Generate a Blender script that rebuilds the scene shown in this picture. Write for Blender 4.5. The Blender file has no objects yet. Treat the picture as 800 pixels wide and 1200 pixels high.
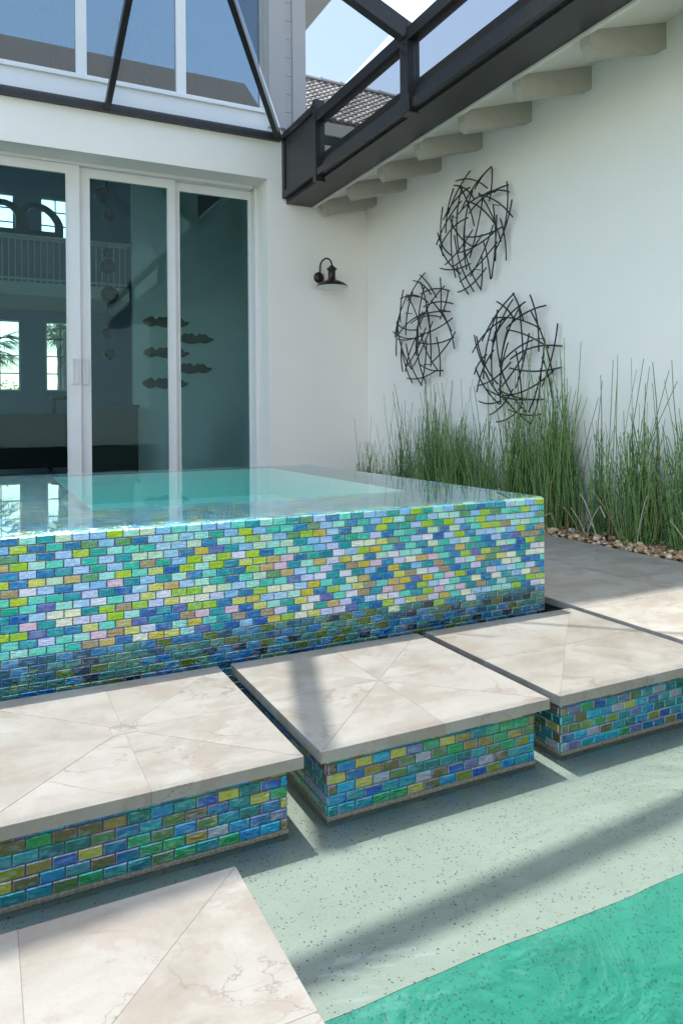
import bpy, math, random
import numpy as np
from mathutils import Vector, Matrix

random.seed(7)
scn = bpy.context.scene
COL = scn.collection

# ------------------------------------------------------------------ camera
YAW, ROLL = math.radians(26.303), 0.008538
CAM_Z = 0.85
cam = bpy.data.cameras.new('camera')
cam.sensor_fit = 'HORIZONTAL'
cam.sensor_width = 36.0
cam.lens = 36.0 * 852.3 / 800.0
cam.shift_y = -112.13 / 800.0
cam.clip_start = 0.02
cam.clip_end = 2000.0
camo = bpy.data.objects.new('camera', cam)
COL.objects.link(camo)
right = Vector((math.cos(YAW), -math.sin(YAW), 0))
fwd = Vector((math.sin(YAW), math.cos(YAW), 0))
down = Vector((0, 0, -1))
r2 = right * math.cos(ROLL) + down * math.sin(ROLL)
d2 = down * math.cos(ROLL) - right * math.sin(ROLL)
m = Matrix.Identity(4)
for i in range(3):
    m[i][0] = r2[i]; m[i][1] = -d2[i]; m[i][2] = -fwd[i]
m[2][3] = CAM_Z
camo.matrix_world = m
scn.camera = camo

# ------------------------------------------------------------------ sky, sun, exposure
EL = math.radians(73.0)
SUN_AZ = math.radians(-8.0)           # from +Y towards +X
world = bpy.data.worlds.new('World')
scn.world = world
world.use_nodes = True
nt = world.node_tree
bg = nt.nodes['Background']
sky = nt.nodes.new('ShaderNodeTexSky')
sky.sky_type = 'NISHITA'
sky.sun_disc = False
sky.sun_elevation = EL
sky.sun_rotation = SUN_AZ
sky.air_density = 1.5
sky.dust_density = 1.9
sky.ozone_density = 1.0
nt.links.new(sky.outputs['Color'], bg.inputs['Color'])
bg.inputs['Strength'].default_value = 0.15
sunl = bpy.data.lights.new('sun', 'SUN')
sunl.energy = 2.0
sunl.angle = math.radians(0.53)
sunl.color = (1.0, 0.965, 0.91)
suno = bpy.data.objects.new('sun', sunl)
COL.objects.link(suno)
sdir = Vector((math.sin(SUN_AZ) * math.cos(EL), math.cos(SUN_AZ) * math.cos(EL), math.sin(EL)))
suno.rotation_euler = (-sdir).to_track_quat('-Z', 'Y').to_euler()
suno.location = (0, 4, 15)
scn.view_settings.view_transform = 'Standard'
scn.view_settings.look = 'None'
scn.view_settings.exposure = 1.78
scn.view_settings.gamma = 1.0
scn.cycles.max_bounces = 12
scn.cycles.transparent_max_bounces = 24
scn.cycles.glossy_bounces = 6
scn.cycles.use_denoising = True
scn.cycles.sample_clamp_indirect = 8.0


# ------------------------------------------------------------------ helpers
def lin(c):
    return tuple(((v / 255.0) / 12.92 if v / 255.0 <= 0.04045 else ((v / 255.0 + 0.055) / 1.055) ** 2.4) for v in c)


class MB:
    """collects faces; build() links them as ONE mesh object"""
    def __init__(s):
        s.v = []; s.f = []; s.c = []; s.smooth = False

    def quad(s, a, b, c, d, col=None):
        n = len(s.v); s.v += [tuple(a), tuple(b), tuple(c), tuple(d)]
        s.f.append((n, n + 1, n + 2, n + 3)); s.c.append(col)

    def box(s, x0, x1, y0, y1, z0, z1, col=None):
        n = len(s.v)
        s.v += [(x0, y0, z0), (x1, y0, z0), (x1, y1, z0), (x0, y1, z0), (x0, y0, z1), (x1, y0, z1), (x1, y1, z1), (x0, y1, z1)]
        for q in ((0, 3, 2, 1), (4, 5, 6, 7), (0, 1, 5, 4), (1, 2, 6, 5), (2, 3, 7, 6), (3, 0, 4, 7)):
            s.f.append(tuple(n + i for i in q)); s.c.append(col)
        return s

    def bar(s, a, b, w, h=None, up=(0, 0, 1), col=None):
        """box section bar from a to b"""
        h = h or w
        a = Vector(a); b = Vector(b); d = (b - a).normalized()
        u = d.cross(Vector(up))
        if u.length < 1e-4: u = d.cross(Vector((1, 0, 0)))
        u.normalize(); v = u.cross(d).normalized()
        n = len(s.v)
        for p in (a, b):
            for su, sv in ((-1, -1), (1, -1), (1, 1), (-1, 1)):
                s.v.append(tuple(p + u * su * w / 2 + v * sv * h / 2))
        for q in ((0, 1, 2, 3), (7, 6, 5, 4), (0, 4, 5, 1), (1, 5, 6, 2), (2, 6, 7, 3), (3, 7, 4, 0)):
            s.f.append(tuple(n + i for i in q)); s.c.append(col)
        return s

    def tube(s, pts, rad, k=6, col=None, caps=True):
        pts = [Vector(p) for p in pts]
        if not hasattr(rad, '__len__'): rad = [rad] * len(pts)
        n0 = len(s.v)
        prev = None
        for i, p in enumerate(pts):
            d = (pts[min(i + 1, len(pts) - 1)] - pts[max(i - 1, 0)]).normalized()
            if prev is None:
                u = d.orthogonal().normalized()
            else:
                u = (prev - d * prev.dot(d)).normalized()
            prev = u
            v = d.cross(u)
            for j in range(k):
                a = 2 * math.pi * j / k
                s.v.append(tuple(p + (u * math.cos(a) + v * math.sin(a)) * rad[i]))
        for i in range(len(pts) - 1):
            for j in range(k):
                a = n0 + i * k + j; b = n0 + i * k + (j + 1) % k
                s.f.append((a, b, b + k, a + k)); s.c.append(col)
        if caps:
            s.f.append(tuple(n0 + j for j in reversed(range(k)))); s.c.append(col)
            e = n0 + (len(pts) - 1) * k
            s.f.append(tuple(e + j for j in range(k))); s.c.append(col)
        return s

    def lathe(s, prof, center=(0, 0, 0), k=24, col=None):
        """profile of (r, z) turned round a vertical axis"""
        n0 = len(s.v); cx, cy, cz = center
        for r, z in prof:
            for j in range(k):
                a = 2 * math.pi * j / k
                s.v.append((cx + r * math.cos(a), cy + r * math.sin(a), cz + z))
        for i in range(len(prof) - 1):
            for j in range(k):
                a = n0 + i * k + j; b = n0 + i * k + (j + 1) % k
                s.f.append((a, b, b + k, a + k)); s.c.append(col)
        return s

    def sphere(s, c, r, nu=16, nv=10, sc=(1, 1, 1), col=None):
        n0 = len(s.v)
        for i in range(nv + 1):
            t = math.pi * i / nv
            for j in range(nu):
                a = 2 * math.pi * j / nu
                s.v.append((c[0] + r * sc[0] * math.sin(t) * math.cos(a), c[1] + r * sc[1] * math.sin(t) * math.sin(a), c[2] + r * sc[2] * math.cos(t)))
        for i in range(nv):
            for j in range(nu):
                a = n0 + i * nu + j; b = n0 + i * nu + (j + 1) % nu
                s.f.append((a, a + nu, b + nu, b)); s.c.append(col)
        return s

    def prism(s, poly, z0, z1, col=None, bev=0.0):
        """extruded polygon (counter-clockwise xy), optional chamfer of the top edge"""
        n0 = len(s.v); k = len(poly)
        for x, y in poly: s.v.append((x, y, z0))
        if bev:
            for x, y in poly: s.v.append((x, y, z1 - bev))
            cx = sum(p[0] for p in poly) / k; cy = sum(p[1] for p in poly) / k
            for x, y in inset(poly, bev): s.v.append((x, y, z1))
            L = 3
        else:
            for x, y in poly: s.v.append((x, y, z1))
            L = 2
        for l in range(L - 1):
            for j in range(k):
                a = n0 + l * k + j; b = n0 + l * k + (j + 1) % k
                s.f.append((a, b, b + k, a + k)); s.c.append(col)
        s.f.append(tuple(n0 + j for j in reversed(range(k)))); s.c.append(col)
        s.f.append(tuple(n0 + (L - 1) * k + j for j in range(k))); s.c.append(col)
        return s

    def mesh(s, name, mat):
        me = bpy.data.meshes.new(name)
        me.from_pydata(s.v, [], s.f)
        if any(c is not None for c in s.c):
            at = me.attributes.new('Col', 'FLOAT_COLOR', 'CORNER')
            arr = np.ones((len(me.loops), 4), dtype=np.float32)
            i = 0
            for f, c in zip(s.f, s.c):
                k = len(f)
                if c is not None: arr[i:i + k, :3] = c
                i += k
            at.data.foreach_set('color', arr.ravel())
        if s.smooth:
            me.polygons.foreach_set('use_smooth', [True] * len(me.polygons))
        if mat: me.materials.append(mat)
        me.update()
        return me

    def build(s, name, mat, parent=None, smooth=None):
        if smooth is not None: s.smooth = smooth
        o = bpy.data.objects.new(name, s.mesh(name, mat))
        COL.objects.link(o)
        if parent: o.parent = parent
        return o


def inset(poly, d):
    k = len(poly); out = []
    for i in range(k):
        p0 = Vector(poly[i - 1]); p1 = Vector(poly[i]); p2 = Vector(poly[(i + 1) % k])
        e1 = (p1 - p0).normalized(); e2 = (p2 - p1).normalized()
        n1 = Vector((-e1.y, e1.x)); n2 = Vector((-e2.y, e2.x))
        b = n1 + n2
        t = d / max(0.2, (1 + n1.dot(n2)))
        out.append(tuple(p1 + b * t))
    return out


def tag(o, label=None, cat=None, group=None, kind=None):
    if label: o['label'] = label
    if cat: o['category'] = cat
    if group: o['group'] = group
    if kind: o['kind'] = kind
    return o


def empty(name, loc=(0, 0, 0), parent=None):
    o = bpy.data.objects.new(name, None)
    o.empty_display_size = 0.1
    COL.objects.link(o)
    o.location = loc
    if parent: o.parent = parent
    return o


def inst(name, me, parent, loc, rz=0.0):
    o = bpy.data.objects.new(name, me)
    COL.objects.link(o)
    o.parent = parent
    o.location = loc
    o.rotation_euler = (0, 0, rz)
    return o


# ------------------------------------------------------------------ materials
class NT:
    def __init__(s, name):
        s.m = bpy.data.materials.new(name); s.m.use_nodes = True
        s.t = s.m.node_tree; s.n = s.t.nodes; s.out = s.n['Material Output']; s.b = s.n['Principled BSDF']

    def node(s, typ, **kw):
        n = s.n.new(typ)
        for k, v in kw.items():
            if k in n.inputs: n.inputs[k].default_value = v
            else: setattr(n, k, v)
        return n

    def link(s, a, b): s.t.links.new(a, b)

    def set(s, **kw):
        for k, v in kw.items():
            k = k.replace('_', ' ')
            s.b.inputs[k].default_value = v if not isinstance(v, tuple) or len(v) == 4 else (*v, 1)
        return s

    def pos(s, scale=1.0, rnd=0.0, obj=True):
        """world or object coordinates, shifted at random per object"""
        tc = s.node('ShaderNodeTexCoord') if obj else s.node('ShaderNodeNewGeometry')
        o = tc.outputs['Object'] if obj else tc.outputs['Position']
        if rnd:
            oi = s.node('ShaderNodeObjectInfo')
            mu = s.node('ShaderNodeVectorMath', operation='MULTIPLY')
            cb = s.node('ShaderNodeCombineXYZ')
            for i, k in enumerate((rnd, rnd * 1.7, rnd * 0.6)):
                mm = s.node('ShaderNodeMath', operation='MULTIPLY'); mm.inputs[1].default_value = k
                s.link(oi.outputs['Random'], mm.inputs[0]); s.link(mm.outputs[0], cb.inputs[i])
            ad = s.node('ShaderNodeVectorMath', operation='ADD')
            s.link(o, ad.inputs[0]); s.link(cb.outputs[0], ad.inputs[1]); o = ad.outputs[0]
        return o

    def noise(s, vec, scale, detail=4.0, rough=0.55, dist=0.0, out='Fac'):
        n = s.node('ShaderNodeTexNoise'); n.inputs['Scale'].default_value = scale
        n.inputs['Detail'].default_value = detail; n.inputs['Roughness'].default_value = rough
        n.inputs['Distortion'].default_value = dist
        s.link(vec, n.inputs['Vector'])
        return n.outputs[out]

    def ramp(s, fac, stops, interp='LINEAR'):
        r = s.node('ShaderNodeValToRGB'); cr = r.color_ramp; cr.interpolation = interp
        while len(cr.elements) < len(stops): cr.elements.new(0.5)
        for e, (p, c) in zip(cr.elements, stops):
            e.position = p
            e.color = (*c, 1) if hasattr(c, '__len__') else (c, c, c, 1)
        s.link(fac, r.inputs['Fac'])
        return r.outputs['Color']

    def mix(s, fac, a, b, blend='MIX'):
        n = s.node('ShaderNodeMix', data_type='RGBA', blend_type=blend)
        for sock, v in ((n.inputs[0], fac), (n.inputs[6], a), (n.inputs[7], b)):
            if isinstance(v, (int, float)): sock.default_value = v
            elif isinstance(v, tuple): sock.default_value = (*v, 1)
            else: s.link(v, sock)
        return n.outputs[2]

    def bump(s, h, strength=0.2, dist=0.01, normal=None):
        b = s.node('ShaderNodeBump'); b.inputs['Strength'].default_value = strength; b.inputs['Distance'].default_value = dist
        s.link(h, b.inputs['Height'])
        if normal: s.link(normal, b.inputs['Normal'])
        s.link(b.outputs[0], s.b.inputs['Normal'])
        return b.outputs[0]

    def base(s, sock): s.link(sock, s.b.inputs['Base Color']); return s


def plain(name, col, rough=0.5, metal=0.0, noise=0.0, scale=20, bump=0.0):
    t = NT(name); t.set(Base_Color=col, Roughness=rough, Metallic=metal)
    if noise or bump:
        p = t.pos(obj=False); n = t.noise(p, scale, 5)
        if noise:
            t.base(t.mix(t.ramp(n, [(0.3, 0.0), (0.7, 1.0)]), tuple(c * (1 - noise) for c in col), tuple(min(1, c * (1 + noise)) for c in col)))
        if bump: t.bump(n, bump, 0.004)
    return t.m


def mat_stucco(name, col):
    t = NT(name); p = t.pos(obj=False)
    big = t.noise(p, 1.1, 3)
    c = t.mix(t.ramp(big, [(0.35, 0.0), (0.7, 1.0)]), tuple(v * 0.955 for v in col), col)
    fine = t.noise(p, 55, 3)
    c = t.mix(t.ramp(fine, [(0.35, 0.0), (0.65, 0.28)]), c, tuple(v * 0.9 for v in col))
    t.base(c); t.set(Roughness=0.9)
    t.bump(t.noise(p, 90, 4, 0.6), 0.35, 0.004)
    return t.m


def mat_stone(name='travertine', gain=1.0):
    t = NT(name); p = t.pos(rnd=23.0)
    mp = t.node('ShaderNodeMapping'); mp.inputs['Scale'].default_value = (1.0, 1.3, 1.0); mp.inputs['Rotation'].default_value = (0, 0, 0.5)
    t.link(p, mp.inputs['Vector']); p2 = mp.outputs[0]
    cloud = t.noise(p2, 4.0, 10, 0.66, 0.5)
    base = t.ramp(cloud, [(0.30, lin((112, 104, 92))), (0.44, lin((128, 124, 114))), (0.58, lin((138, 135, 127))), (0.8, lin((146, 144, 138)))])
    # rusty blotches
    bl = t.noise(p2, 5.0, 9, 0.66, 0.3)
    base = t.mix(t.ramp(bl, [(0.535, 0.0), (0.56, 0.5), (0.60, 0.6), (0.75, 0.75)]), base, lin((122, 112, 101)))
    # thin veins: ridges of a distorted noise, broken up by a mask
    vn = t.noise(p2, 1.5, 5, 0.5, 1.0)
    msk0 = t.ramp(t.noise(p2, 3.1, 3), [(0.45, 0.0), (0.62, 0.6)])
    v1 = t.ramp(vn, [(0.492, 0.0), (0.499, 1.0), (0.501, 1.0), (0.508, 0.0)])
    base = t.mix(t.mix(1.0, v1, msk0, 'MULTIPLY'), base, lin((92, 80, 70)))
    vn2 = t.noise(p2, 4.0, 6, 0.6, 0.8)
    msk = t.ramp(t.noise(p2, 2.0, 2), [(0.52, 0.0), (0.62, 0.75)])
    v2 = t.ramp(vn2, [(0.492, 0.0), (0.499, 0.85), (0.501, 0.85), (0.508, 0.0)])
    base = t.mix(t.mix(1.0, v2, msk, 'MULTIPLY'), base, lin((80, 70, 62)))
    # per piece tone
    oi = t.node('ShaderNodeObjectInfo')
    base = t.mix(t.ramp(oi.outputs['Random'], [(0.0, 0.0), (1.0, 0.20)]), base, lin((128, 121, 112)))
    fine = t.noise(p, 130, 3)
    base = t.mix(t.ramp(fine, [(0.3, 0.25), (0.5, 0.0)]), base, lin((118, 110, 102)))
    if gain != 1.0:
        base = t.mix(1.0, base, (gain, gain, gain), 'MULTIPLY')
    t.base(base)
    t.set(Roughness=0.48)
    t.bump(t.noise(p, 60, 5), 0.12, 0.003)
    return t.m


def mat_tile():
    t = NT('iridescent_glass_tile')
    at = t.node('ShaderNodeAttribute', attribute_name='Col')
    p = t.pos(obj=False)
    mp = t.node('ShaderNodeMapping'); mp.inputs['Scale'].default_value = (1.0, 1.0, 2.2); mp.inputs['Rotation'].default_value = (0, 0.5, 0)
    t.link(p, mp.inputs['Vector'])
    n1 = t.noise(mp.outputs[0], 26, 3, 0.5, 0.6)
    hs = t.node('ShaderNodeHueSaturation')
    hue = t.ramp(n1, [(0.25, 0.475), (0.5, 0.5), (0.75, 0.53)])
    t.link(hue, hs.inputs['Hue'])
    sat = t.ramp(t.noise(mp.outputs[0], 40, 2), [(0.3, 0.92), (0.7, 1.18)])
    t.link(sat, hs.inputs['Saturation'])
    t.link(at.outputs['Color'], hs.inputs['Color']); hs.inputs['Value'].default_value = 0.95
    # shimmer: part of each tile drifts towards a second film colour
    film = t.ramp(t.noise(p, 17, 2, 0.5), [(0.30, (0.80, 0.72, 0.16)), (0.42, (0.10, 0.62, 0.52)), (0.54, (0.22, 0.46, 0.85)), (0.68, (0.66, 0.42, 0.66)), (0.8, (0.85, 0.75, 0.4))])
    c = t.mix(t.ramp(t.noise(mp.outputs[0], 33, 2), [(0.50, 0.0), (0.70, 0.28)]), hs.outputs['Color'], film)
    streak = t.noise(mp.outputs[0], 60, 3, 0.6, 2.0)
    c = t.mix(t.ramp(streak, [(0.62, 0.0), (0.76, 0.28)]), c, (0.85, 0.88, 0.86))
    dk_ = t.mix(1.0, hs.outputs['Color'], (0.35, 0.42, 0.45), 'MULTIPLY')
    c = t.mix(t.ramp(streak, [(0.28, 0.7), (0.38, 0.0)]), c, dk_)
    t.base(c)
    t.set(Roughness=0.16, Metallic=0.5, Coat_Weight=0.5, Coat_Roughness=0.05, Specular_IOR_Level=0.5)
    t.bump(t.noise(mp.outputs[0], 48, 3, 0.5, 0.8), 0.6, 0.008)
    return t.m


def mat_plaster(name='pebble_plaster', ca=(104, 117, 106), cb=(116, 127, 117), dark=1.0, und=0.12):
    t = NT(name); p = t.pos(obj=False)
    base = t.mix(t.ramp(t.noise(p, 4, 4), [(0.3, 0.0), (0.7, 1.0)]), lin(ca), lin(cb))
    for sc, thr, colr in ((150, 0.15, (44, 54, 58)), (210, 0.2, (124, 122, 106)), (85, 0.085, (56, 60, 60))):
        v = t.node('ShaderNodeTexVoronoi', feature='F1'); v.inputs['Scale'].default_value = sc
        t.link(p, v.inputs['Vector'])
        w = t.node('ShaderNodeTexWhiteNoise', noise_dimensions='3D'); t.link(v.outputs['Position'], w.inputs['Vector'])
        # grain radius differs from cell to cell, most cells have none
        r = t.ramp(w.outputs['Value'], [(0.0, thr * 2.6), (0.22, thr * 1.2), (0.34, 0.0)])
        lt = t.node('ShaderNodeMath', operation='LESS_THAN'); t.link(v.outputs['Distance'], lt.inputs[0]); t.link(r, lt.inputs[1])
        base = t.mix(lt.outputs[0], base, tuple(v * dark for v in lin(colr)) if dark == 1.0 else lin((26, 82, 72)))
    t.base(base); t.set(Roughness=0.7)
    n0_ = t.bump(t.noise(p, 120, 3), 0.2, 0.003)
    t.bump(t.noise(p, 5.0, 3, 0.5, 1.6), und, 0.05, n0_)          # undulation added to imitate ripple light on the floor
    return t.m


def mat_glass(name, tint, rough=0.0, ior=1.5, bump=None, boost=1.0, coat=(1, 1, 1)):
    """a thin sheet: tinted see-through plus the mirror reflection of its face"""
    t = NT(name); t.n.remove(t.b)
    tr = t.node('ShaderNodeBsdfTransparent'); tr.inputs[0].default_value = (*tint, 1)
    gl = t.node('ShaderNodeBsdfGlossy'); gl.inputs['Roughness'].default_value = rough; gl.inputs['Color'].default_value = (*coat, 1)
    fr = t.node('ShaderNodeFresnel'); fr.inputs['IOR'].default_value = ior
    mx = t.node('ShaderNodeMixShader')
    fac = fr.outputs[0]
    if boost != 1.0:
        mm = t.node('ShaderNodeMath', operation='MULTIPLY', use_clamp=True); mm.inputs[1].default_value = boost
        t.link(fac, mm.inputs[0]); fac = mm.outputs[0]
    t.link(fac, mx.inputs[0]); t.link(tr.outputs[0], mx.inputs[1]); t.link(gl.outputs[0], mx.inputs[2])
    if bump:
        sc, st, dist, stretch = bump
        p = t.pos(obj=False)
        mp = t.node('ShaderNodeMapping'); mp.inputs['Scale'].default_value = stretch; t.link(p, mp.inputs['Vector'])
        h = t.noise(mp.outputs[0], sc, 3, 0.5, 0.4)
        b = t.node('ShaderNodeBump'); b.inputs['Strength'].default_value = st; b.inputs['Distance'].default_value = dist
        t.link(h, b.inputs['Height']); t.link(b.outputs[0], gl.inputs['Normal']); t.link(b.outputs[0], fr.inputs['Normal'])
    t.link(mx.outputs[0], t.out.inputs['Surface'])
    return t


def mat_water(name, bump, absorb, density):
    t = mat_glass(name, (1, 1, 1), 0.0, 1.33, bump)
    va = t.node('ShaderNodeVolumeAbsorption'); va.inputs['Color'].default_value = (*absorb, 1); va.inputs['Density'].default_value = density
    t.link(va.outputs[0], t.out.inputs['Volume'])
    return t.m


def mat_attr(name, rough=0.6, band=False, spec=0.5):
    t = NT(name); at = t.node('ShaderNodeAttribute', attribute_name='Col')
    c = at.outputs['Color']
    if band:
        p = t.pos(obj=False); sx = t.node('ShaderNodeSeparateXYZ'); t.link(p, sx.inputs[0])
        mm = t.node('ShaderNodeMath', operation='MULTIPLY'); mm.inputs[1].default_value = 12.5; t.link(sx.outputs['Z'], mm.inputs[0])
        ad = t.node('ShaderNodeMath', operation='ADD'); t.link(mm.outputs[0], ad.inputs[0])
        sc_ = t.node('ShaderNodeSeparateColor'); t.link(at.outputs['Color'], sc_.inputs[0])
        ph = t.node('ShaderNodeMath', operation='MULTIPLY'); ph.inputs[1].default_value = 211.0; t.link(sc_.outputs[1], ph.inputs[0])   # each stem's joints start at their own height
        t.link(ph.outputs[0], ad.inputs[1])
        fr = t.node('ShaderNodeMath', operation='FRACT'); t.link(ad.outputs[0], fr.inputs[0])
        c = t.mix(t.ramp(fr.outputs[0], [(0.88, 0.0), (0.9, 0.75), (0.99, 0.75)]), c, (0.012, 0.014, 0.01))
    else:
        p = t.pos(obj=False)
        c = t.mix(t.ramp(t.noise(p, 60, 4), [(0.3, 0.35), (0.6, 0.0)]), c, (0.12, 0.08, 0.05))
    t.base(c); t.set(Roughness=rough, Specular_IOR_Level=spec)
    return t.m


def mat_screen(name, cover, g_):
    t = NT(name); t.n.remove(t.b)
    tr = t.node('ShaderNodeBsdfTransparent'); df = t.node('ShaderNodeBsdfDiffuse'); df.inputs[0].default_value = (g_, g_, g_, 1)
    tl = t.node('ShaderNodeBsdfTranslucent'); tl.inputs[0].default_value = (g_, g_, g_, 1)
    ad = t.node('ShaderNodeMixShader'); ad.inputs[0].default_value = 0.5
    t.link(df.outputs[0], ad.inputs[1]); t.link(tl.outputs[0], ad.inputs[2])
    mx = t.node('ShaderNodeMixShader'); mx.inputs[0].default_value = cover
    t.link(tr.outputs[0], mx.inputs[1]); t.link(ad.outputs[0], mx.inputs[2]); t.link(mx.outputs[0], t.out.inputs['Surface'])
    return t.m


M = {}
M['stucco'] = mat_stucco('warm_white_stucco', lin((246, 240, 230)))
M['stucco_upper'] = mat_stucco('upper_white_stucco', lin((236, 235, 233)))
M['trim'] = plain('cream_paint', lin((222, 216, 204)), 0.55, noise=0.04, scale=8, bump=0.05)
M['tail'] = plain('taupe_paint_wood', lin((172, 166, 154)), 0.6, noise=0.05, scale=14, bump=0.0)
M['vinyl'] = plain('white_vinyl', lin((228, 226, 222)), 0.35, noise=0.02, scale=6)
M['bronze'] = plain('dark_bronze_aluminium', (0.022, 0.021, 0.021), 0.38, 0.0, noise=0.25, scale=30)
M['kick'] = plain('dark_kick_panel', (0.045, 0.042, 0.042), 0.5, noise=0.1, scale=9)
M['stone'] = mat_stone()
M['deck_stone'] = mat_stone('brightened_travertine', 1.4)  # same stone as the pads, brightened to lift the shaded deck
M['tile'] = mat_tile()
M['grout'] = plain('grey_brown_grout', lin((108, 102, 90)), 0.85, noise=0.2, scale=60, bump=0.2)
M['mortar'] = plain('beige_mortar', lin((120, 112, 103)), 0.9, noise=0.1, scale=50)
M['lip'] = plain('pebbly_mortar', lin((112, 108, 94)), 0.85, noise=0.45, scale=130, bump=0.5)
M['plaster'] = mat_plaster()
M['deep_plaster'] = mat_plaster('water_tinted_plaster', (14, 112, 92), (26, 126, 104), 0.5, 0.35)  # teal of the deep water is put into the floor colour
M['spa_plaster'] = plain('pale_green_plaster', lin((220, 242, 230)), 0.7, noise=0.05, scale=30)
M['glass'] = mat_glass('door_glass', (0.74, 0.88, 0.90), 0.0, 1.5, boost=0.5, coat=(0.62, 0.88, 0.92)).m
M['upper_glass'] = mat_glass('upper_window_glass', (0.30, 0.48, 0.56), 0.0, 1.5, boost=5.2, coat=(0.84, 0.95, 1.0)).m
M['clear_glass'] = mat_glass('clear_pane', (0.92, 0.96, 0.95)).m
M['water'] = mat_water('pool_water', (3.2, 0.5, 0.045, (1, 1.5, 1)), (0.0, 0.97, 0.90), 0.9)
M['spa_water'] = mat_water('spa_water', (2.5, 0.02, 0.01, (1, 1, 1)), (0.1, 0.97, 0.90), 0.55)
M['iron'] = plain('black_iron', (0.012, 0.011, 0.010), 0.45, noise=0.2, scale=50)
M['lamp'] = plain('oil_rubbed_bronze', (0.050, 0.036, 0.028), 0.35, 0.6, noise=0.25, scale=60)
M['lamp_white'] = plain('white_enamel', (0.85, 0.85, 0.83), 0.3)
M['reed'] = mat_attr('horsetail_green', 0.5, band=True)
M['straw'] = mat_attr('dry_straw', 0.8)
M['pebble'] = mat_attr('river_pebble', 0.55)
M['soil'] = plain('bed_soil', (0.035, 0.024, 0.016), 0.95, noise=0.4, scale=40, bump=0.5)
M['screen'] = mat_screen('insect_screen', 0.17, 0.35)
M['screen_roof_dim'] = mat_screen('sky_dimming_roof_screen', 0.62, 0.05)  # cover raised to dim the bright sky behind the roof panel
M['screen_dim'] = mat_screen('sky_dimming_screen', 0.50, 0.06)  # same mesh as the facade screen, thickened to dim the sky
M['rooftile'] = mat_attr('weathered_roof_tile', 0.85)
M['lawn'] = plain('lawn', (0.05, 0.09, 0.03), 0.9, noise=0.3, scale=2)
M['inner_wall'] = plain('room_paint', lin((225, 226, 222)), 0.8, noise=0.03, scale=3)
M['inner_dark'] = plain('dark_room_paint', lin((120, 116, 110)), 0.8, noise=0.05, scale=3)
M['inner_blue'] = plain('slate_blue_paint', lin((112, 150, 180)), 0.8, noise=0.04, scale=3)
M['floor_in'] = plain('room_floor', lin((120, 112, 102)), 0.3, noise=0.1, scale=3)
M['sofa'] = plain('charcoal_upholstery', (0.014, 0.014, 0.014), 0.9, noise=0.2, scale=40, bump=0.2)
M['globe'] = plain('gloss_black_globe', (0.004, 0.004, 0.005), 0.12, noise=0.1, scale=3)
M['globe'].node_tree.nodes['Principled BSDF'].inputs['Specular IOR Level'].default_value = 0.06
M['plaque'] = plain('brown_grey_metal', lin((96, 88, 76)), 0.5, 0.3, noise=0.3, scale=40, bump=0.4)
M['rail_white'] = plain('white_rail', lin((222, 224, 222)), 0.4, noise=0.02, scale=10)
M['darkwood'] = plain('espresso_wood', (0.03, 0.022, 0.017), 0.4, noise=0.3, scale=20)
M['curtain'] = plain('teal_sheer', lin((120, 170, 176)), 0.8, noise=0.1, scale=12)
M['trunk'] = plain('palm_trunk', (0.16, 0.12, 0.09), 0.9, noise=0.4, scale=25, bump=0.6)
M['frond'] = plain('palm_green', (0.07, 0.13, 0.03), 0.6, noise=0.3, scale=6)
M['leaf'] = plain('shrub_green', (0.06, 0.11, 0.03), 0.6, noise=0.4, scale=9)

# ------------------------------------------------------------------ ground, pool basin, water
WATER_Z = -0.200
SHELF_Z = -0.216
DROP_Y = 1.165
DEEP_Z = -1.35

g = MB()
R_ = 600.0
for (x0, x1, y0, y1) in ((-R_, R_, 16.4, R_), (-R_, R_, -R_, -8.0), (-R_, -16.0, -8.0, 16.4), (8.6, R_, -8.0, 16.4)):
    g.quad((x0, y0, -0.12), (x1, y0, -0.12), (x1, y1, -0.12), (x0, y1, -0.12))
tag(g.build('ground', M['lawn']), 'mown lawn all round the house and pool', 'lawn', kind='structure')

PX0, PX1 = -5.0, 2.42


def sheet(prof, nx=90):
    mb = MB()
    rows = [[(PX0 + (PX1 - PX0) * i / nx, y + (0.006 * math.sin(i * 0.9) + 0.005 * math.sin(i * 0.37 + 1) + 0.003 * math.sin(i * 2.3)) * wob * 0.45, z) for i in range(nx + 1)] for (y, z, wob) in prof]
    for a_, b_ in zip(rows, rows[1:]):
        for i in range(nx): mb.quad(a_[i], a_[i + 1], b_[i + 1], b_[i])
    return mb


# shallow sun shelf with a softened brink, then the floor shelving down into the deep end
pf = sheet([(5.30, SHELF_Z, 0), (DROP_Y, SHELF_Z, 1)])
pf.quad((PX1, DROP_Y, DEEP_Z), (PX1, DROP_Y, -0.04), (PX1, 5.3, -0.04), (PX1, 5.3, DEEP_Z))
pf.quad((PX0, DROP_Y, DEEP_Z), (PX0, 5.3, DEEP_Z), (PX0, 5.3, -0.04), (PX0, DROP_Y, -0.04))
pf.quad((PX0, 5.3, SHELF_Z), (PX1, 5.3, SHELF_Z), (PX1, 5.3, -0.04), (PX0, 5.3, -0.04))
tag(pf.build('sun_shelf', M['plaster']), 'pale speckled plaster sun shelf just under the water', 'pool shelf', kind='structure')
dp = sheet([(DROP_Y - 0.0005, SHELF_Z - 0.0005, 1), (DROP_Y - 0.03, SHELF_Z - 0.016, 1), (DROP_Y - 0.35, SHELF_Z - 0.20, 0), (DROP_Y - 0.9, SHELF_Z - 0.50, 0), (DROP_Y - 2.2, DEEP_Z, 0), (-4.5, DEEP_Z, 0), (-4.5, -0.02, 0)])
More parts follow.
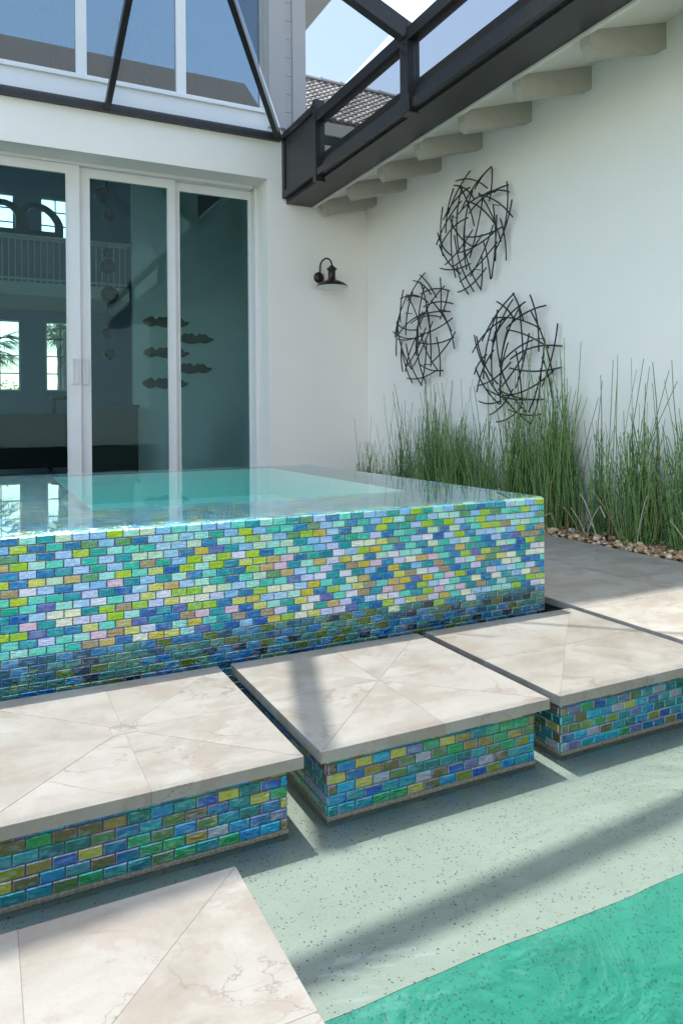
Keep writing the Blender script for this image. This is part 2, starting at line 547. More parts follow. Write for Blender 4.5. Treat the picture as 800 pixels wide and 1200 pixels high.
dp.quad((PX1, -4.5, DEEP_Z), (PX1, -4.5, -0.04), (PX1, DROP_Y, -0.04), (PX1, DROP_Y, DEEP_Z))
dp.quad((PX0, -4.5, DEEP_Z), (PX0, DROP_Y, DEEP_Z), (PX0, DROP_Y, -0.04), (PX0, -4.5, -0.04))
tag(dp.build('pool_deep_end', M['deep_plaster']), 'deep end of the pool, teal of the deep water put into its floor colour', 'pool', kind='structure')

w = MB().box(PX0 + 0.004, PX1 - 0.004, -4.49, 5.29, DEEP_Z - 0.3, WATER_Z)
tag(w.build('pool_water', M['water']), 'clear green pool water over the sun shelf and deep end', 'water', kind='structure')

# ------------------------------------------------------------------ paved decks
def slab_me(name, w_, d_, t_):
    b = MB(); b.prism([(-w_ / 2, -d_ / 2), (w_ / 2, -d_ / 2), (w_ / 2, d_ / 2), (-w_ / 2, d_ / 2)], -t_, 0, bev=0.003)
    return b.mesh(name, M['deck_stone'])


DX0, DX1 = 2.355, 3.580
deck = MB()
deck.box(2.43, 3.57, -4.5, 7.38, -1.4, -0.034)
deck.box(-5.01, 2.43, 5.32, 7.38, -1.4, -0.036)
deck_o = tag(deck.build('pool_deck', M['grout']), 'cream stone deck between the tiled spa and the planted bed', 'deck', kind='structure')
me_a = slab_me('paving_slab', (DX1 - DX0) / 2 - 0.002, 0.602, 0.032)
yy = 7.07; k = 0
while yy > -4.3:
    for j in range(2):
        off = 0.0 if j == 0 else 0.0
        inst('paving_slab', me_a, deck_o, (DX0 + (DX1 - DX0) * (0.25 + 0.5 * j), yy + (0.30 if j else 0.0) - 0.15, 0.0))
    yy -= 0.604; k += 1
me_b = slab_me('paving_slab', 0.602, 0.602, 0.032)
for i in range(12):
    for j in range(3):
        inst('paving_slab', me_b, deck_o, (2.050 - 0.604 * i, 5.545 + 0.604 * j, 0.0))

ter = MB()
ter.box(-15.99, -5.02, -8.0, 16.4, -1.4, -0.02)
ter.box(-5.02, 8.59, -8.0, -4.52, -1.4, -0.02)
ter.box(3.585, 8.59, -4.52, -1.2, -1.4, -0.02)
tag(ter.build('terrace', M['stone']), 'cream stone terrace round the far sides of the pool', 'terrace', kind='structure')

# ------------------------------------------------------------------ mosaic tiles
TW, TH = 0.0534, 0.0273          # pitch
GAP = 0.0022
TT = 0.006                       # how far a tile stands proud of the grout


def frustum(mb, c, u, v, n, w_, h_, t_, col):
    """one bevelled tile centred on c in the plane of u, v, proud along n"""
    e = 0.0022
    base = len(mb.v)
    c = Vector(c); u = Vector(u); v = Vector(v); n = Vector(n)
    for (a, b, d) in ((w_ / 2, h_ / 2, -0.001), (w_ / 2, h_ / 2, t_ * 0.6), (w_ / 2 - e, h_ / 2 - e, t_)):
        for su, sv in ((-1, -1), (1, -1), (1, 1), (-1, 1)):
            mb.v.append(tuple(c + u * su * a + v * sv * b + n * d))
    h_ = (col[0] * 37 + col[1] * 91 + col[2] * 53) % 1.0          # rim of the glass shimmers in a second hue
    rimc = ((0.75, 0.72, 0.20), (0.15, 0.70, 0.60), (0.30, 0.45, 0.80), (0.60, 0.45, 0.60))[int(h_ * 4) % 4]
    c2 = tuple(0.55 * x_ + 0.45 * y_ for x_, y_ in zip(col, rimc))
    for l in (0, 4):
        for j in range(4):
            a = base + l + j; b = base + l + (j + 1) % 4
            mb.f.append((a, b, b + 4, a + 4)); mb.c.append(c2)
    mb.f.append(tuple(base + 8 + j for j in range(4))); mb.c.append(col)


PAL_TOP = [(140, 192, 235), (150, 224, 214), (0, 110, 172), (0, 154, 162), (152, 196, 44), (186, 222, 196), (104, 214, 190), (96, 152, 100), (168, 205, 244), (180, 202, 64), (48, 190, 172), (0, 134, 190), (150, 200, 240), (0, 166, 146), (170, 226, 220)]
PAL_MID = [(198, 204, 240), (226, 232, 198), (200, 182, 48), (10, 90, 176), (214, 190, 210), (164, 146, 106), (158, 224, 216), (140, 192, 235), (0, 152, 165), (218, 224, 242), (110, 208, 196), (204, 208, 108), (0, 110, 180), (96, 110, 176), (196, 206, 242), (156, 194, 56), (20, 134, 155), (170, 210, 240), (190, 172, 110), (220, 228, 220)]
PAL_LOW_DIM = [(18, 84, 110), (30, 116, 170), (66, 118, 120), (80, 112, 40), (68, 136, 188), (12, 60, 74), (76, 134, 130)]  # dimmer light at the spa foot is put into these tile colours
PAL_PIER = [(0, 118, 176), (0, 136, 150), (112, 130, 44), (20, 84, 168), (100, 108, 150), (160, 168, 80), (58, 140, 146), (92, 92, 58), (150, 150, 170), (26, 100, 104), (0, 146, 190), (50, 140, 90), (0, 100, 150), (30, 120, 130), (130, 120, 60), (76, 116, 70)]
PAL_RIM = [(140, 190, 225), (100, 185, 175), (20, 106, 145), (80, 145, 80), (165, 220, 215), (45, 145, 165), (125, 165, 70)]
ALL = list(dict.fromkeys(PAL_TOP + PAL_MID + PAL_LOW_DIM + PAL_PIER))
_tm = {}


def tile_mesh(col, half):
    k_ = (col, half)
    if k_ not in _tm:
        b = MB()
        w_ = (TW / 2 if half else TW) - GAP
        frustum(b, (0, 0, 0), (1, 0, 0), (0, 0, 1), (0, -1, 0), w_, TH - GAP, TT, lin(col))
        _tm[k_] = b.mesh('tile', M['tile'])
    return _tm[k_]


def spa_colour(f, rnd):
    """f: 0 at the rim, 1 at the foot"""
    if f > 0.665 + 0.05 * (rnd.random() - 0.5): return rnd.choice(PAL_LOW_DIM)
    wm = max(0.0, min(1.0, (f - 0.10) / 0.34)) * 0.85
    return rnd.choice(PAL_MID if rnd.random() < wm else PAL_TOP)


def face_tiles(length, ztop, nrows):
    """running bond over a face: (s, z, width, row) with s measured from the face's start, the last tile cut to fit"""
    out = []
    for r in range(nrows):
        z = ztop - TH * (r + 0.5)
        s = 0.0
        if r % 2:
            out.append((TW / 4, z, TW / 2, r)); s = TW / 2
        while length - s > 0.012:
            w_ = min(TW, length - s)
            if TW - w_ < 0.002: w_ = TW
            out.append((s + w_ / 2, z, w_, r)); s += w_
    return out


def put_tile(parent, col, p, w_, rz=0.0):
    half = w_ <= TW * 0.6
    o = inst('tile', tile_mesh(col, half), parent, p, rz)
    full = TW / 2 if half else TW
    if abs(w_ - full) > 0.001: o.scale = (w_ / full, 1, 1)
    return o


# ------------------------------------------------------------------ raised spa
SX0, SX1, SY0, SY1, SZ = -0.328, 2.2355, 2.500, 5.200, 0.480
IX0, IX1, IY0, IY1 = 0.400, 1.915, 3.080, 5.060
spa = empty('raised_spa', ((SX0 + SX1) / 2, (SY0 + SY1) / 2, -0.29))
tag(spa, 'raised square spa faced in iridescent blue and green glass mosaic, water level with its rim', 'spa')
ox, oy, oz = spa.location


def loc(x, y, z): return (x - ox, y - oy, z - oz)


rnd = random.Random(11)
G_ = 0.004                                   # grout bed lies this far inside the tile face
sh = MB()
zt = SZ - G_
# shell: four rim walls round the basin, butted end to end
sh.box(*[SX0 + G_ - ox, SX1 - G_ - ox], SY0 + G_ - oy, IY0 - oy, -0.29 - oz, zt - oz)
sh.box(SX0 + G_ - ox, SX1 - G_ - ox, IY1 - oy, SY1 - G_ - oy, -0.29 - oz, zt - oz)
sh.box(SX0 + G_ - ox, IX0 - ox, IY0 - oy, IY1 - oy, -0.29 - oz, zt - oz)
sh.box(IX1 - ox, SX1 - G_ - ox, IY0 - oy, IY1 - oy, -0.29 - oz, zt - oz)
sh.build('shell', M['grout'], spa)
bs = MB()
e = 0.006
bs.box(IX0 - ox, IX1 - ox, IY0 - oy, IY1 - oy, 0.02 - oz, 0.10 - oz)          # floor
bs.box(IX0 - ox, IX0 + e - ox, IY0 + e - oy, IY1 - e - oy, 0.02 - oz, zt - 0.004 - oz)
bs.box(IX1 - e - ox, IX1 - ox, IY0 + e - oy, IY1 - e - oy, 0.02 - oz, zt - 0.004 - oz)
bs.box(IX0 - ox, IX1 - ox, IY0 - oy, IY0 + e - oy, 0.02 - oz, zt - 0.004 - oz)
bs.box(IX0 - ox, IX1 - ox, IY1 - e - oy, IY1 - oy, 0.02 - oz, zt - 0.004 - oz)
bs.build('basin', M['spa_plaster'], spa)
bn = MB()
bn.box(IX0 + e - ox, IX1 - e - ox, 4.55 - oy, IY1 - e - oy, 0.10 - oz, 0.28 - oz)
bn.box(IX0 + e - ox, 0.90 - ox, IY0 + e - oy, 4.55 - oy, 0.10 - oz, 0.278 - oz)
bn.box(1.42 - ox, IX1 - e - ox, IY0 + e - oy, 4.55 - oy, 0.10 - oz, 0.278 - oz)
bn.build('bench', M['spa_plaster'], spa)
front = []
NR = 28
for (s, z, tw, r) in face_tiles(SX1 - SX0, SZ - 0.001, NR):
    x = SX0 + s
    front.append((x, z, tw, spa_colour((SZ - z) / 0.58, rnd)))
vis = [t for t in front if t[0] > 0.03 and t[1] > -0.06]
vis.sort(key=lambda t: (t[0] ** 2 + SY0 ** 2 + (t[1] - CAM_Z) ** 2))
single = set(id(t) for t in vis[:300])
rest = MB()
for t in front:
    if id(t) in single:
        put_tile(spa, t[3], loc(t[0], SY0 + G_, t[1]), t[2])
    else:
        w_ = t[2] - GAP
        frustum(rest, loc(t[0], SY0 + G_, t[1]), (1, 0, 0), (0, 0, 1), (0, -1, 0), w_, TH - GAP, TT, lin(t[3]))
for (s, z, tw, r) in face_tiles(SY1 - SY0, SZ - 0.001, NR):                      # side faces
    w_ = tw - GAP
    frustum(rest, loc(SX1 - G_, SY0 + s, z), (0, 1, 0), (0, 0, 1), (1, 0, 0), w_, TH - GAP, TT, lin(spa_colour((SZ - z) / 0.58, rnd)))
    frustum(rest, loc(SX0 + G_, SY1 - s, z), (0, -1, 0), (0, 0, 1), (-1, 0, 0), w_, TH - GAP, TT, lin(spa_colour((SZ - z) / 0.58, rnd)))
ro = tag(rest.build('mosaic_tiles', M['tile'], spa), kind='stuff')
rim = MB()
ny = int((SY1 - SY0) / TH); nxx = int((SX1 - SX0) / TW) + 1
for r in range(ny):
    y = SY0 + TH * (r + 0.5)
    for i in range(nxx):
        x = SX0 + TW * (i + (0.5 if r % 2 == 0 else 0.0))
        if x - TW / 2 < SX0 - 0.001 or x + TW / 2 > SX1 + 0.001: continue
        if IX0 < x + TW * 0.45 and x - TW * 0.45 < IX1 and IY0 < y + TH * 0.45 and y - TH * 0.45 < IY1: continue
        frustum(rim, loc(x, y, SZ - G_), (1, 0, 0), (0, 1, 0), (0, 0, 1), TW - GAP, TH - GAP, 0.004, lin(rnd.choice(PAL_RIM)))
tag(rim.build('rim_tiles', M['tile'], spa), kind='stuff')
sw = MB().box(SX0 + 0.006, SX1 - 0.006, SY0 + 0.006, SY1 - 0.006, -0.5, SZ + 0.006)
tag(sw.build('spa_water', M['spa_water']), 'still green water brimming over the raised mosaic spa', 'water', kind='structure')

# ------------------------------------------------------------------ stepping stones on tiled piers
ST = 0.030


def stepping_stone(x0, x1, y0, y1, label, seed, c=0.006):
    cx, cy = (x0 + x1) / 2, (y0 + y1) / 2
    root = empty('stepping_stone', (cx, cy, DEEP_Z if y0 < DROP_Y else SHELF_Z))
    tag(root, label, 'stepping stone', 'stone topped stepping pads between pool and spa')
    bz = root.location.z
    rr = random.Random(seed)
    hw, hd = (x1 - x0) / 2, (y1 - y0) / 2
    J = 0.00035
    P = {'sw': (-hw, -hd), 'se': (hw, -hd), 'ne': (hw, hd), 'nw': (-hw, hd), 's': (0, -hd), 'n': (0, hd), 'w': (-hw, 0), 'e': (hw, 0)}
    inner = {'s': (0, -c), 'e': (c, 0), 'n': (0, c), 'w': (-c, 0), 'sw': (-c, -c), 'se': (c, -c), 'ne': (c, c), 'nw': (-c, c)}
    ring = ['s', 'se', 'e', 'ne', 'n', 'nw', 'w', 'sw']
    for a, b in zip(ring, ring[1:] + ring[:1]):
        poly = inset([inner[a], P[a], P[b], inner[b]], J)
        q = MB().prism(poly, -ST - rr.uniform(0, 0.001), -rr.uniform(0, 0.0006), bev=0.0004)
        q.v = [(x, y, z - bz) for x, y, z in q.v]
        q.build('slab_piece', M['stone'], root)
    q = MB().prism(inset([(-c, -c), (c, -c), (c, c), (-c, c)], J), -ST, -0.0002, bev=0.0004)
    q.v = [(x, y, z - bz) for x, y, z in q.v]
    q.build('slab_piece', M['stone'], root)
    # bedding under the joints
    ov = 0.034
    px0, px1, py0, py1 = -hw + ov, hw - ov, -hd + ov, hd - ov
    MB().box(-hw + 0.01, hw - 0.01, -hd + 0.01, hd - 0.01, -ST + 0.004 - bz, -0.0012 - bz).build('mortar_bed', M['mortar'], root)
    pier = MB().box(px0 + G_, px1 - G_, py0 + G_, py1 - G_, 0.002, -ST - 0.002 - bz).build('pier', M['grout'], root)
    MB().box(px0 - 0.002, px1 + 0.002, py0 - 0.002, py1 + 0.002, 0.001, WATER_Z + 0.0035 - bz).build('plaster_footing', M['plaster'], root)
    lip = MB()
    zl = WATER_Z + 0.0040 - bz
    pts = [(px0 - 0.0035, py0 - 0.0035), (px1 + 0.0035, py0 - 0.0035), (px1 + 0.0035, py1 + 0.0035), (px0 - 0.0035, py1 + 0.0035)]
    lip.prism(pts, zl - 0.006, zl + 0.006, bev=0.003)
    lip.build('mortar_lip', M['lip'], root)
    zt_ = WATER_Z + 0.009 + 6 * TH
    nr = 6
    L = px1 - px0
    for (s, z, tw, r) in face_tiles(L, zt_, nr):
        put_tile(pier, rr.choice(PAL_PIER), (px0 + s, py0 + G_, z - bz), tw)
    Ls = py1 - py0
    for (s, z, tw, r) in face_tiles(Ls, zt_, nr):
        put_tile(pier, rr.choice(PAL_PIER), (px0 + G_, py1 - s, z - bz), tw, -math.pi / 2)
        put_tile(pier, rr.choice(PAL_PIER), (px1 - G_, py0 + s, z - bz), tw, math.pi / 2)
    return root


SYF, SYB = 1.676, 2.420
stepping_stone(-0.037, 0.716, SYF, SYB, 'stepping stone with a small square at its centre, at the left end of the row', 1, 0.032)
stepping_stone(0.762, 1.516, SYF, SYB, 'middle stepping stone of the row, crossed by a soft broad shadow', 2)
stepping_stone(1.554, 2.306, SYF, SYB, 'stepping stone nearest the deck, crossed by a thin dark shadow line', 3)
stepping_stone(-0.330, 0.424, 0.573, 1.327, 'stepping stone in front, standing alone in the pool below the row', 4)

# ------------------------------------------------------------------ house: facade with sliding doors and upper windows, side wall with eave
WY, DY, WX = 7.40, 7.75, 4.00
house = empty('house', (0, WY, 0))
tag(house, 'white stucco house with tall sliding glass doors and a rafter tailed eave', 'house')


def H(mb):
    mb.v = [(x, y - WY, z) for x, y, z in mb.v]
    return mb


fw = MB()
OX0, OX1, OZ = -3.3, 2.786, 3.43
UX0, UX1, UZ0, UZ1 = -2.2, 2.775, 4.16, 6.4
TOP = 11.1  # raised out of view to throw the shadow edge across the deck
WB = WY + 0.45
fw.box(OX1, WX + 0.25, WY, WB, -0.3, 3.905)                 # right of the doors
fw.box(-6.5, OX0, WY, WB, -0.3, 3.905)
fw.box(OX0, OX1, WY, WB, OZ, 3.905)                         # lintel
H(fw).build('facade_wall', M['stucco'], house)
uw = MB()
uw.box(-6.5, UX0, WY, WB, 3.906, TOP)
uw.box(UX1, 3.225, WY, WB, 3.906, TOP)
uw.box(UX0, UX1, WY, WB, 3.906, UZ0)
uw.box(UX0, UX1, WY, WB, UZ1, TOP)
uw.box(3.0, 3.225, WB, 16.2, 3.906, TOP)
H(uw).build('upper_wall', M['stucco_upper'], house)
pl = MB()
pl.box(2.80, 2.985, WY - 0.05, WY - 0.002, 3.99, TOP - 0.5)
pl.box(3.075, 3.23, WY - 0.05, WY - 0.002, 3.99, TOP - 0.5)
H(pl).build('pilaster', M['stucco_upper'], house)
z = 3.98
while z < 7.5:
    H(MB().box(2.99, 3.07, WY - 0.03, WY - 0.002, z, z + 0.195)).build('quoin_block', M['vinyl'], house)
    z += 0.20
# deep eave out of view, added to shade the spa and deck
ev = MB()
ev.box(-7.2, 3.24, 5.87, WY - 0.003, TOP - 0.02, TOP + 0.22)
H(ev).build('shade_eave', M['trim'], house)
# side eave seen from below, over the wing
se = MB()
se.box(3.232, 3.62, 7.45, 9.6, 5.62, 5.80)
H(se).build('side_eave', M['trim'], house)
# wing wall (right)
ww = MB()
ww.box(WX, WX + 0.25, -4.0, WY - 0.002, -0.3, 3.55)
H(ww).build('wing_wall', M['stucco'], house)

# soffit, fascia and rafter tails
pit = 0.30
sf = MB()
def sz(x): return 3.392 - (WX - x) * pit
sf.v += [(3.335, -4.0, sz(3.335)), (WX, -4.0, sz(WX)), (WX, WY - 0.004, sz(WX)), (3.335, WY - 0.004, sz(3.335)),
         (3.335, -4.0, sz(3.335) + 0.05), (WX, -4.0, sz(WX) + 0.05), (WX, WY - 0.004, sz(WX) + 0.05), (3.335, WY - 0.004, sz(3.335) + 0.05)]
for q in ((0, 3, 2, 1), (4, 5, 6, 7), (0, 1, 5, 4), (1, 2, 6, 5), (2, 3, 7, 6), (3, 0, 4, 7)): sf.f.append(q); sf.c.append(None)
H(sf).build('soffit', M['trim'], house)
H(MB().box(3.303, 3.334, -4.0, WY - 0.006, 3.165, 3.36)).build('fascia', M['trim'], house)
tl = MB()
prof = [(3.3375, sz(3.3375)), (3.3375, 3.115), (3.372, 3.060), (3.392, 3.046), (WX + 0.01, sz(WX + 0.01) - 0.168), (WX + 0.01, sz(WX + 0.01) - 0.001)]
n = len(prof)
for yv in (0.0, 0.085):
    for (x, zz) in prof: tl.v.append((x, yv, zz - 0.0005))
tl.f.append(tuple(range(n))); tl.f.append(tuple(n + i for i in reversed(range(n))))
for i in range(n): tl.f.append((i, i + n, (i + 1) % n + n, (i + 1) % n))
tl.c = [None] * len(tl.f)
me_tail = tl.mesh('rafter_tail', M['tail'])
for k in range(11):
    inst('rafter_tail', me_tail, house, (0, 7.150 - 0.6435 * k - WY, 0))
# wing roof above (keeps the sun off the bed)
rf = MB()
x0, x1 = 3.06, 8.4
def rz(x): return 3.375 + (x - 3.06) * pit
rf.v += [(x0, -4.2, rz(x0)), (x1, -4.2, rz(x1)), (x1, 9.0, rz(x1)), (x0, 9.0, rz(x0)), (x0, -4.2, rz(x0) + 0.1), (x1, -4.2, rz(x1) + 0.1), (x1, 9.0, rz(x1) + 0.1), (x0, 9.0, rz(x0) + 0.1)]
rf.v = [(x, y if y < 7 else WY - 0.01, zz) for x, y, zz in rf.v]
for q in ((0, 3, 2, 1), (4, 5, 6, 7), (0, 1, 5, 4), (1, 2, 6, 5), (2, 3, 7, 6), (3, 0, 4, 7)): rf.f.append(q); rf.c.append((0.30, 0.27, 0.24))
H(rf).build('wing_roof', M['rooftile'], house)

# sliding doors: head, jambs, threshold and panels
df = MB()
df.box(OX0 + 0.002, OX1 - 0.06, DY - 0.06, DY + 0.08, 3.395, OZ - 0.002)
df.box(2.742, OX1 - 0.002, DY - 0.06, DY + 0.08, 0.0, OZ - 0.003)
df.box(OX0 + 0.002, 2.742, DY - 0.06, DY + 0.08, 0.0, 0.03)
H(df).build('door_frame', M['vinyl'], house)


def door_panel(x0, x1, y, st_l, st_r, handle=None):
    z0, z1 = 0.032, 3.393
    top, bot = 0.095, 0.13
    p = empty('sliding_door', ((x0 + x1) / 2, y - WY, 0), house)
    X0, X1 = x0 - (x0 + x1) / 2, x1 - (x0 + x1) / 2
    f = MB(); d = 0.02
    f.box(X0, X0 + st_l, -d, d, z0, z1); f.box(X1 - st_r, X1, -d, d, z0, z1)
    f.box(X0 + st_l, X1 - st_r, -d, d, z1 - top, z1 - 0.0005); f.box(X0 + st_l, X1 - st_r, -d, d, z0 + 0.0005, z0 + bot)
    f.box(X0 + st_l - 0.012, X0 + st_l - 0.002, -d - 0.006, -d, z0 + bot, z1 - top)   # glazing bead
    f.box(X1 - st_r + 0.002, X1 - st_r + 0.012, -d - 0.006, -d, z0 + bot, z1 - top)
    f.build('frame', M['vinyl'], p)
    MB().box(X0 + st_l, X1 - st_r, -0.004, 0.004, z0 + bot, z1 - top).build('pane', M['glass'], p)
    if handle is not None:
        hx = handle - (x0 + x1) / 2
        h = MB()
        h.bar((hx - 0.018, -d - 0.012, 1.20), (hx - 0.018, -d - 0.012, 1.46), 0.014, 0.022, up=(0, 1, 0))
        h.bar((hx + 0.018, -d - 0.012, 1.20), (hx + 0.018, -d - 0.012, 1.46), 0.014, 0.022, up=(0, 1, 0))
        h.bar((hx - 0.025, -d - 0.012, 1.207), (hx + 0.025, -d - 0.012, 1.207), 0.020, 0.014)
        h.bar((hx - 0.025, -d - 0.012, 1.453), (hx + 0.025, -d - 0.012, 1.453), 0.020, 0.014)
        h.box(hx - 0.012, hx + 0.012, -d - 0.004, -d + 0.001, 1.21, 1.45)
        h.build('handle', M['vinyl'], p)
    return p


door_panel(-0.52, 0.895, DY - 0.03, 0.10, 0.130, 0.835)
door_panel(0.900, 1.870, DY + 0.02, 0.100, 0.085, 0.945)
door_panel(1.868, 2.740, DY + 0.066, 0.060, 0.036)
door_panel(-1.60, -0.515, DY + 0.02, 0.09, 0.09)
door_panel(-3.28, -1.60, DY + 0.066, 0.09, 0.09)

# upper windows
wins = [(-2.19, -0.85), (-0.80, 0.845), (0.945, 1.825), (1.925, 2.74)]
mull = MB()
for a, b in ((-0.85, -0.80), (0.868, 0.922), (1.848, 1.902)):
    pass
for i, (a, b) in enumerate(wins):
    p = empty('window', ((a + b) / 2, 0, 0), house)
    A, B = a - (a + b) / 2, b - (a + b) / 2
    f = MB(); fr = 0.045
    ea = 0.05 if i else 0.009
    eb = 0.05 if i < 3 else 0.033
    f.box(A - ea, A, 0.06, 0.14, UZ0 + 0.001, UZ1 - 0.001); f.box(B, B + eb, 0.06, 0.14, UZ0 + 0.001, UZ1 - 0.001)
    f.box(A, B, 0.06, 0.14, UZ0 + 0.001, UZ0 + 0.052); f.box(A, B, 0.06, 0.14, UZ1 - 0.06, UZ1 - 0.001)
    f.build('frame', M['vinyl'], p)
    MB().box(A - 0.001, B + 0.001, 0.096, 0.104, UZ0 + 0.051, UZ1 - 0.059).build('pane', M['upper_glass'], p)
    MB().box(A - ea, B + eb - 0.002, -0.025, 0.059, UZ0 - 0.03, UZ0 - 0.0015).build('sill', M['stucco_upper'], p)

# rooms behind the doors
room = MB()
room.box(-6.5, -6.3, WB, 16.2, 0, 7.0); room.box(3.9, 4.1, WB, 16.0, 0, 3.904); room.box(3.0, 3.01, WB, 16.0, 3.9, 6.8)
room.box(-6.3, 3.9, WB, 16.0, 6.7, 6.9)
room.box(3.01, 3.9, WB, 16, 3.80, 3.90)
H(room).build('room_wall', M['inner_wall'], house)
H(MB().box(-6.5, 4.1, WB, 16.2, -0.2, -0.002)).build('room_floor', M['floor_in'], house)
# back wall with openings, the wide left pair added to light the room
bwall = MB()
holes = [(-6.28, -1.22, 0.32, 2.88), (-6.28, -1.22, 3.62, 5.38), (-0.42, 0.71, 1.42, 2.85), (1.18, 2.05, 1.42, 2.85), (-0.30, 0.62, 4.55, 5.40), (1.10, 1.98, 4.55, 5.40)]
cols_ = [-6.3, -0.42, 0.71, 1.18, 2.05, 3.9]
bwall.box(-1.2, 3.9, 16.0, 16.2, 0, 1.42); bwall.box(-1.2, 3.9, 16.0, 16.2, 2.85, 4.55); bwall.box(-6.3, -1.2, 16.0, 16.2, 0, 0.3); bwall.box(-6.3, -1.2, 16.0, 16.2, 2.9, 3.6); bwall.box(-6.3, 3.9, 16.0, 16.2, 5.40, 6.7)
for a, b in ((-1.2, -0.42), (0.71, 1.18), (2.05, 3.9)): bwall.box(a, b, 16.0, 16.2, 1.42, 2.85)
for a, b in ((-1.2, -0.30), (0.62, 1.10), (1.98, 3.9)): bwall.box(a, b, 16.0, 16.2, 4.55, 5.40)
H(bwall).build('back_wall', M['inner_blue'], house)
for (a, b, z0, z1) in holes:
    p = empty('window', ((a + b) / 2, 16.1 - WY, 0), house)
    A, B = a - (a + b) / 2, b - (a + b) / 2
    f = MB(); fr = 0.03
    f.box(A, A + fr, -0.04, 0.04, z0, z1); f.box(B - fr, B, -0.04, 0.04, z0, z1)
    f.box(A + fr, B - fr, -0.04, 0.04, z0, z0 + fr); f.box(A + fr, B - fr, -0.04, 0.04, z1 - fr, z1)
    f.build('frame', M['vinyl'], p)
    g = MB(); nc, nr_ = 3, (4 if z1 < 4 else 3)
    for i in range(1, nc):
        x = A + (B - A) * i / nc; g.box(x - 0.011, x + 0.011, -0.015, 0.015, z0 + fr, z1 - fr)
    for i in range(1, nr_):
        zz = z0 + (z1 - z0) * i / nr_; g.box(A + fr, B - fr, -0.013, 0.013, zz - 0.011, zz + 0.011)
    g.build('glazing_bars', M['inner_dark'], p)
    MB().box(A + fr, B - fr, -0.003, 0.003, z0 + fr, z1 - fr).build('pane', M['clear_glass'], p)
# partition with the ornaments
H(MB().box(2.02, 3.898, 11.0, 11.15, 0, 6.7)).build('partition_wall', M['inner_wall'], house)
# loft
H(MB().box(-6.29, 2.5, 14.0, 15.99, 3.05, 3.28)).build('loft_floor', M['inner_wall'], house)
lr = empty('loft_railing', (0, 14.05, 3.28))
tag(lr, 'white loft railing with slim balusters behind the sliding doors', 'railing')
MB().box(-3.0, 2.47, -0.03, 0.03, 0.76, 0.81).build('top_rail', M['rail_white'], lr)
MB().box(-3.0, 2.47, -0.02, 0.02, 0.05, 0.085).build('bottom_rail', M['rail_white'], lr)
bal = MB().box(-0.010, 0.010, -0.010, 0.010, 0.0, 0.76).mesh('baluster', M['rail_white'])
for k in range(50):
    inst('baluster', bal, lr, (2.44 - 0.105 * k, 0, 0))
# ------------------------------------------------------------------ things in the room
def ring_frame(name, cx, label, lean):
    """rounded open frame standing on the loft ledge: flat foot, domed top"""
    o = []
    for s in (0, 1):
        w_, h_ = (0.36, 0.60) if s == 0 else (0.22, 0.42)
        pts = []
        z0 = 0.0 if s == 0 else 0.09
        pts += [(-w_ * 0.85, z0), (w_, z0)]
        for k in range(15):
            a = math.pi * k / 14
            pts.append((w_ * math.cos(a) - lean * (0.10 * math.sin(a)), z0 + h_ * 0.36 + h_ * 0.62 * math.sin(a)))
        o.append(pts)
    n = len(o[0]); mb = MB()
    for yv in (-0.05, 0.05):
        for ring in o:
            for (x, zz) in ring: mb.v.append((x, yv, zz))
    for i in range(n):
        j = (i + 1) % n
        for q in ((i, j, n + j, n + i), (2 * n + j, 2 * n + i, 3 * n + i, 3 * n + j), (i, 2 * n + i, 2 * n + j, j), (n + i, n + j, 3 * n + j, 3 * n + i)):
            mb.f.append(q); mb.c.append(None)
    b = mb.build(name, M['darkwood'])
    b.location = (cx, 13.97, 4.10)
    tag(b, label, 'sculpture', 'rounded frames above the loft railing')
    return b


H(MB().box(-6.29, 2.5, 13.90, 13.995, 4.06 - 0.0, 4.098)).build('loft_ledge', M['rail_white'], house)
ring_frame('open_frame_sculpture', 0.34, 'dark rounded open frame above the loft railing, cut by the photo edge', 0.0)
ring_frame('open_frame_sculpture', 0.98, 'dark rounded open frame above the loft railing, next to the door stile', 1.0)

ch = empty('globe_pendant', (1.44, 9.6, 6.69))
tag(ch, 'string of glossy black globes hanging behind the middle door panel', 'pendant')
MB().tube([(0, 0, 0), (0, 0, -5.1)], 0.006, 6).build('cable', M['iron'], ch)
for (dx, zz, r) in ((-0.05, 3.68, 0.105), (0.02, 3.43, 0.075), (0.0, 2.95, 0.06), (0.0, 2.78, 0.10), (0.03, 2.42, 0.11), (0.0, 1.93, 0.075), (0.02, 1.67, 0.075)):
    MB().sphere((dx, -0.02, zz - 6.69), r, 24, 14).build('globe', M['globe'], ch, True)

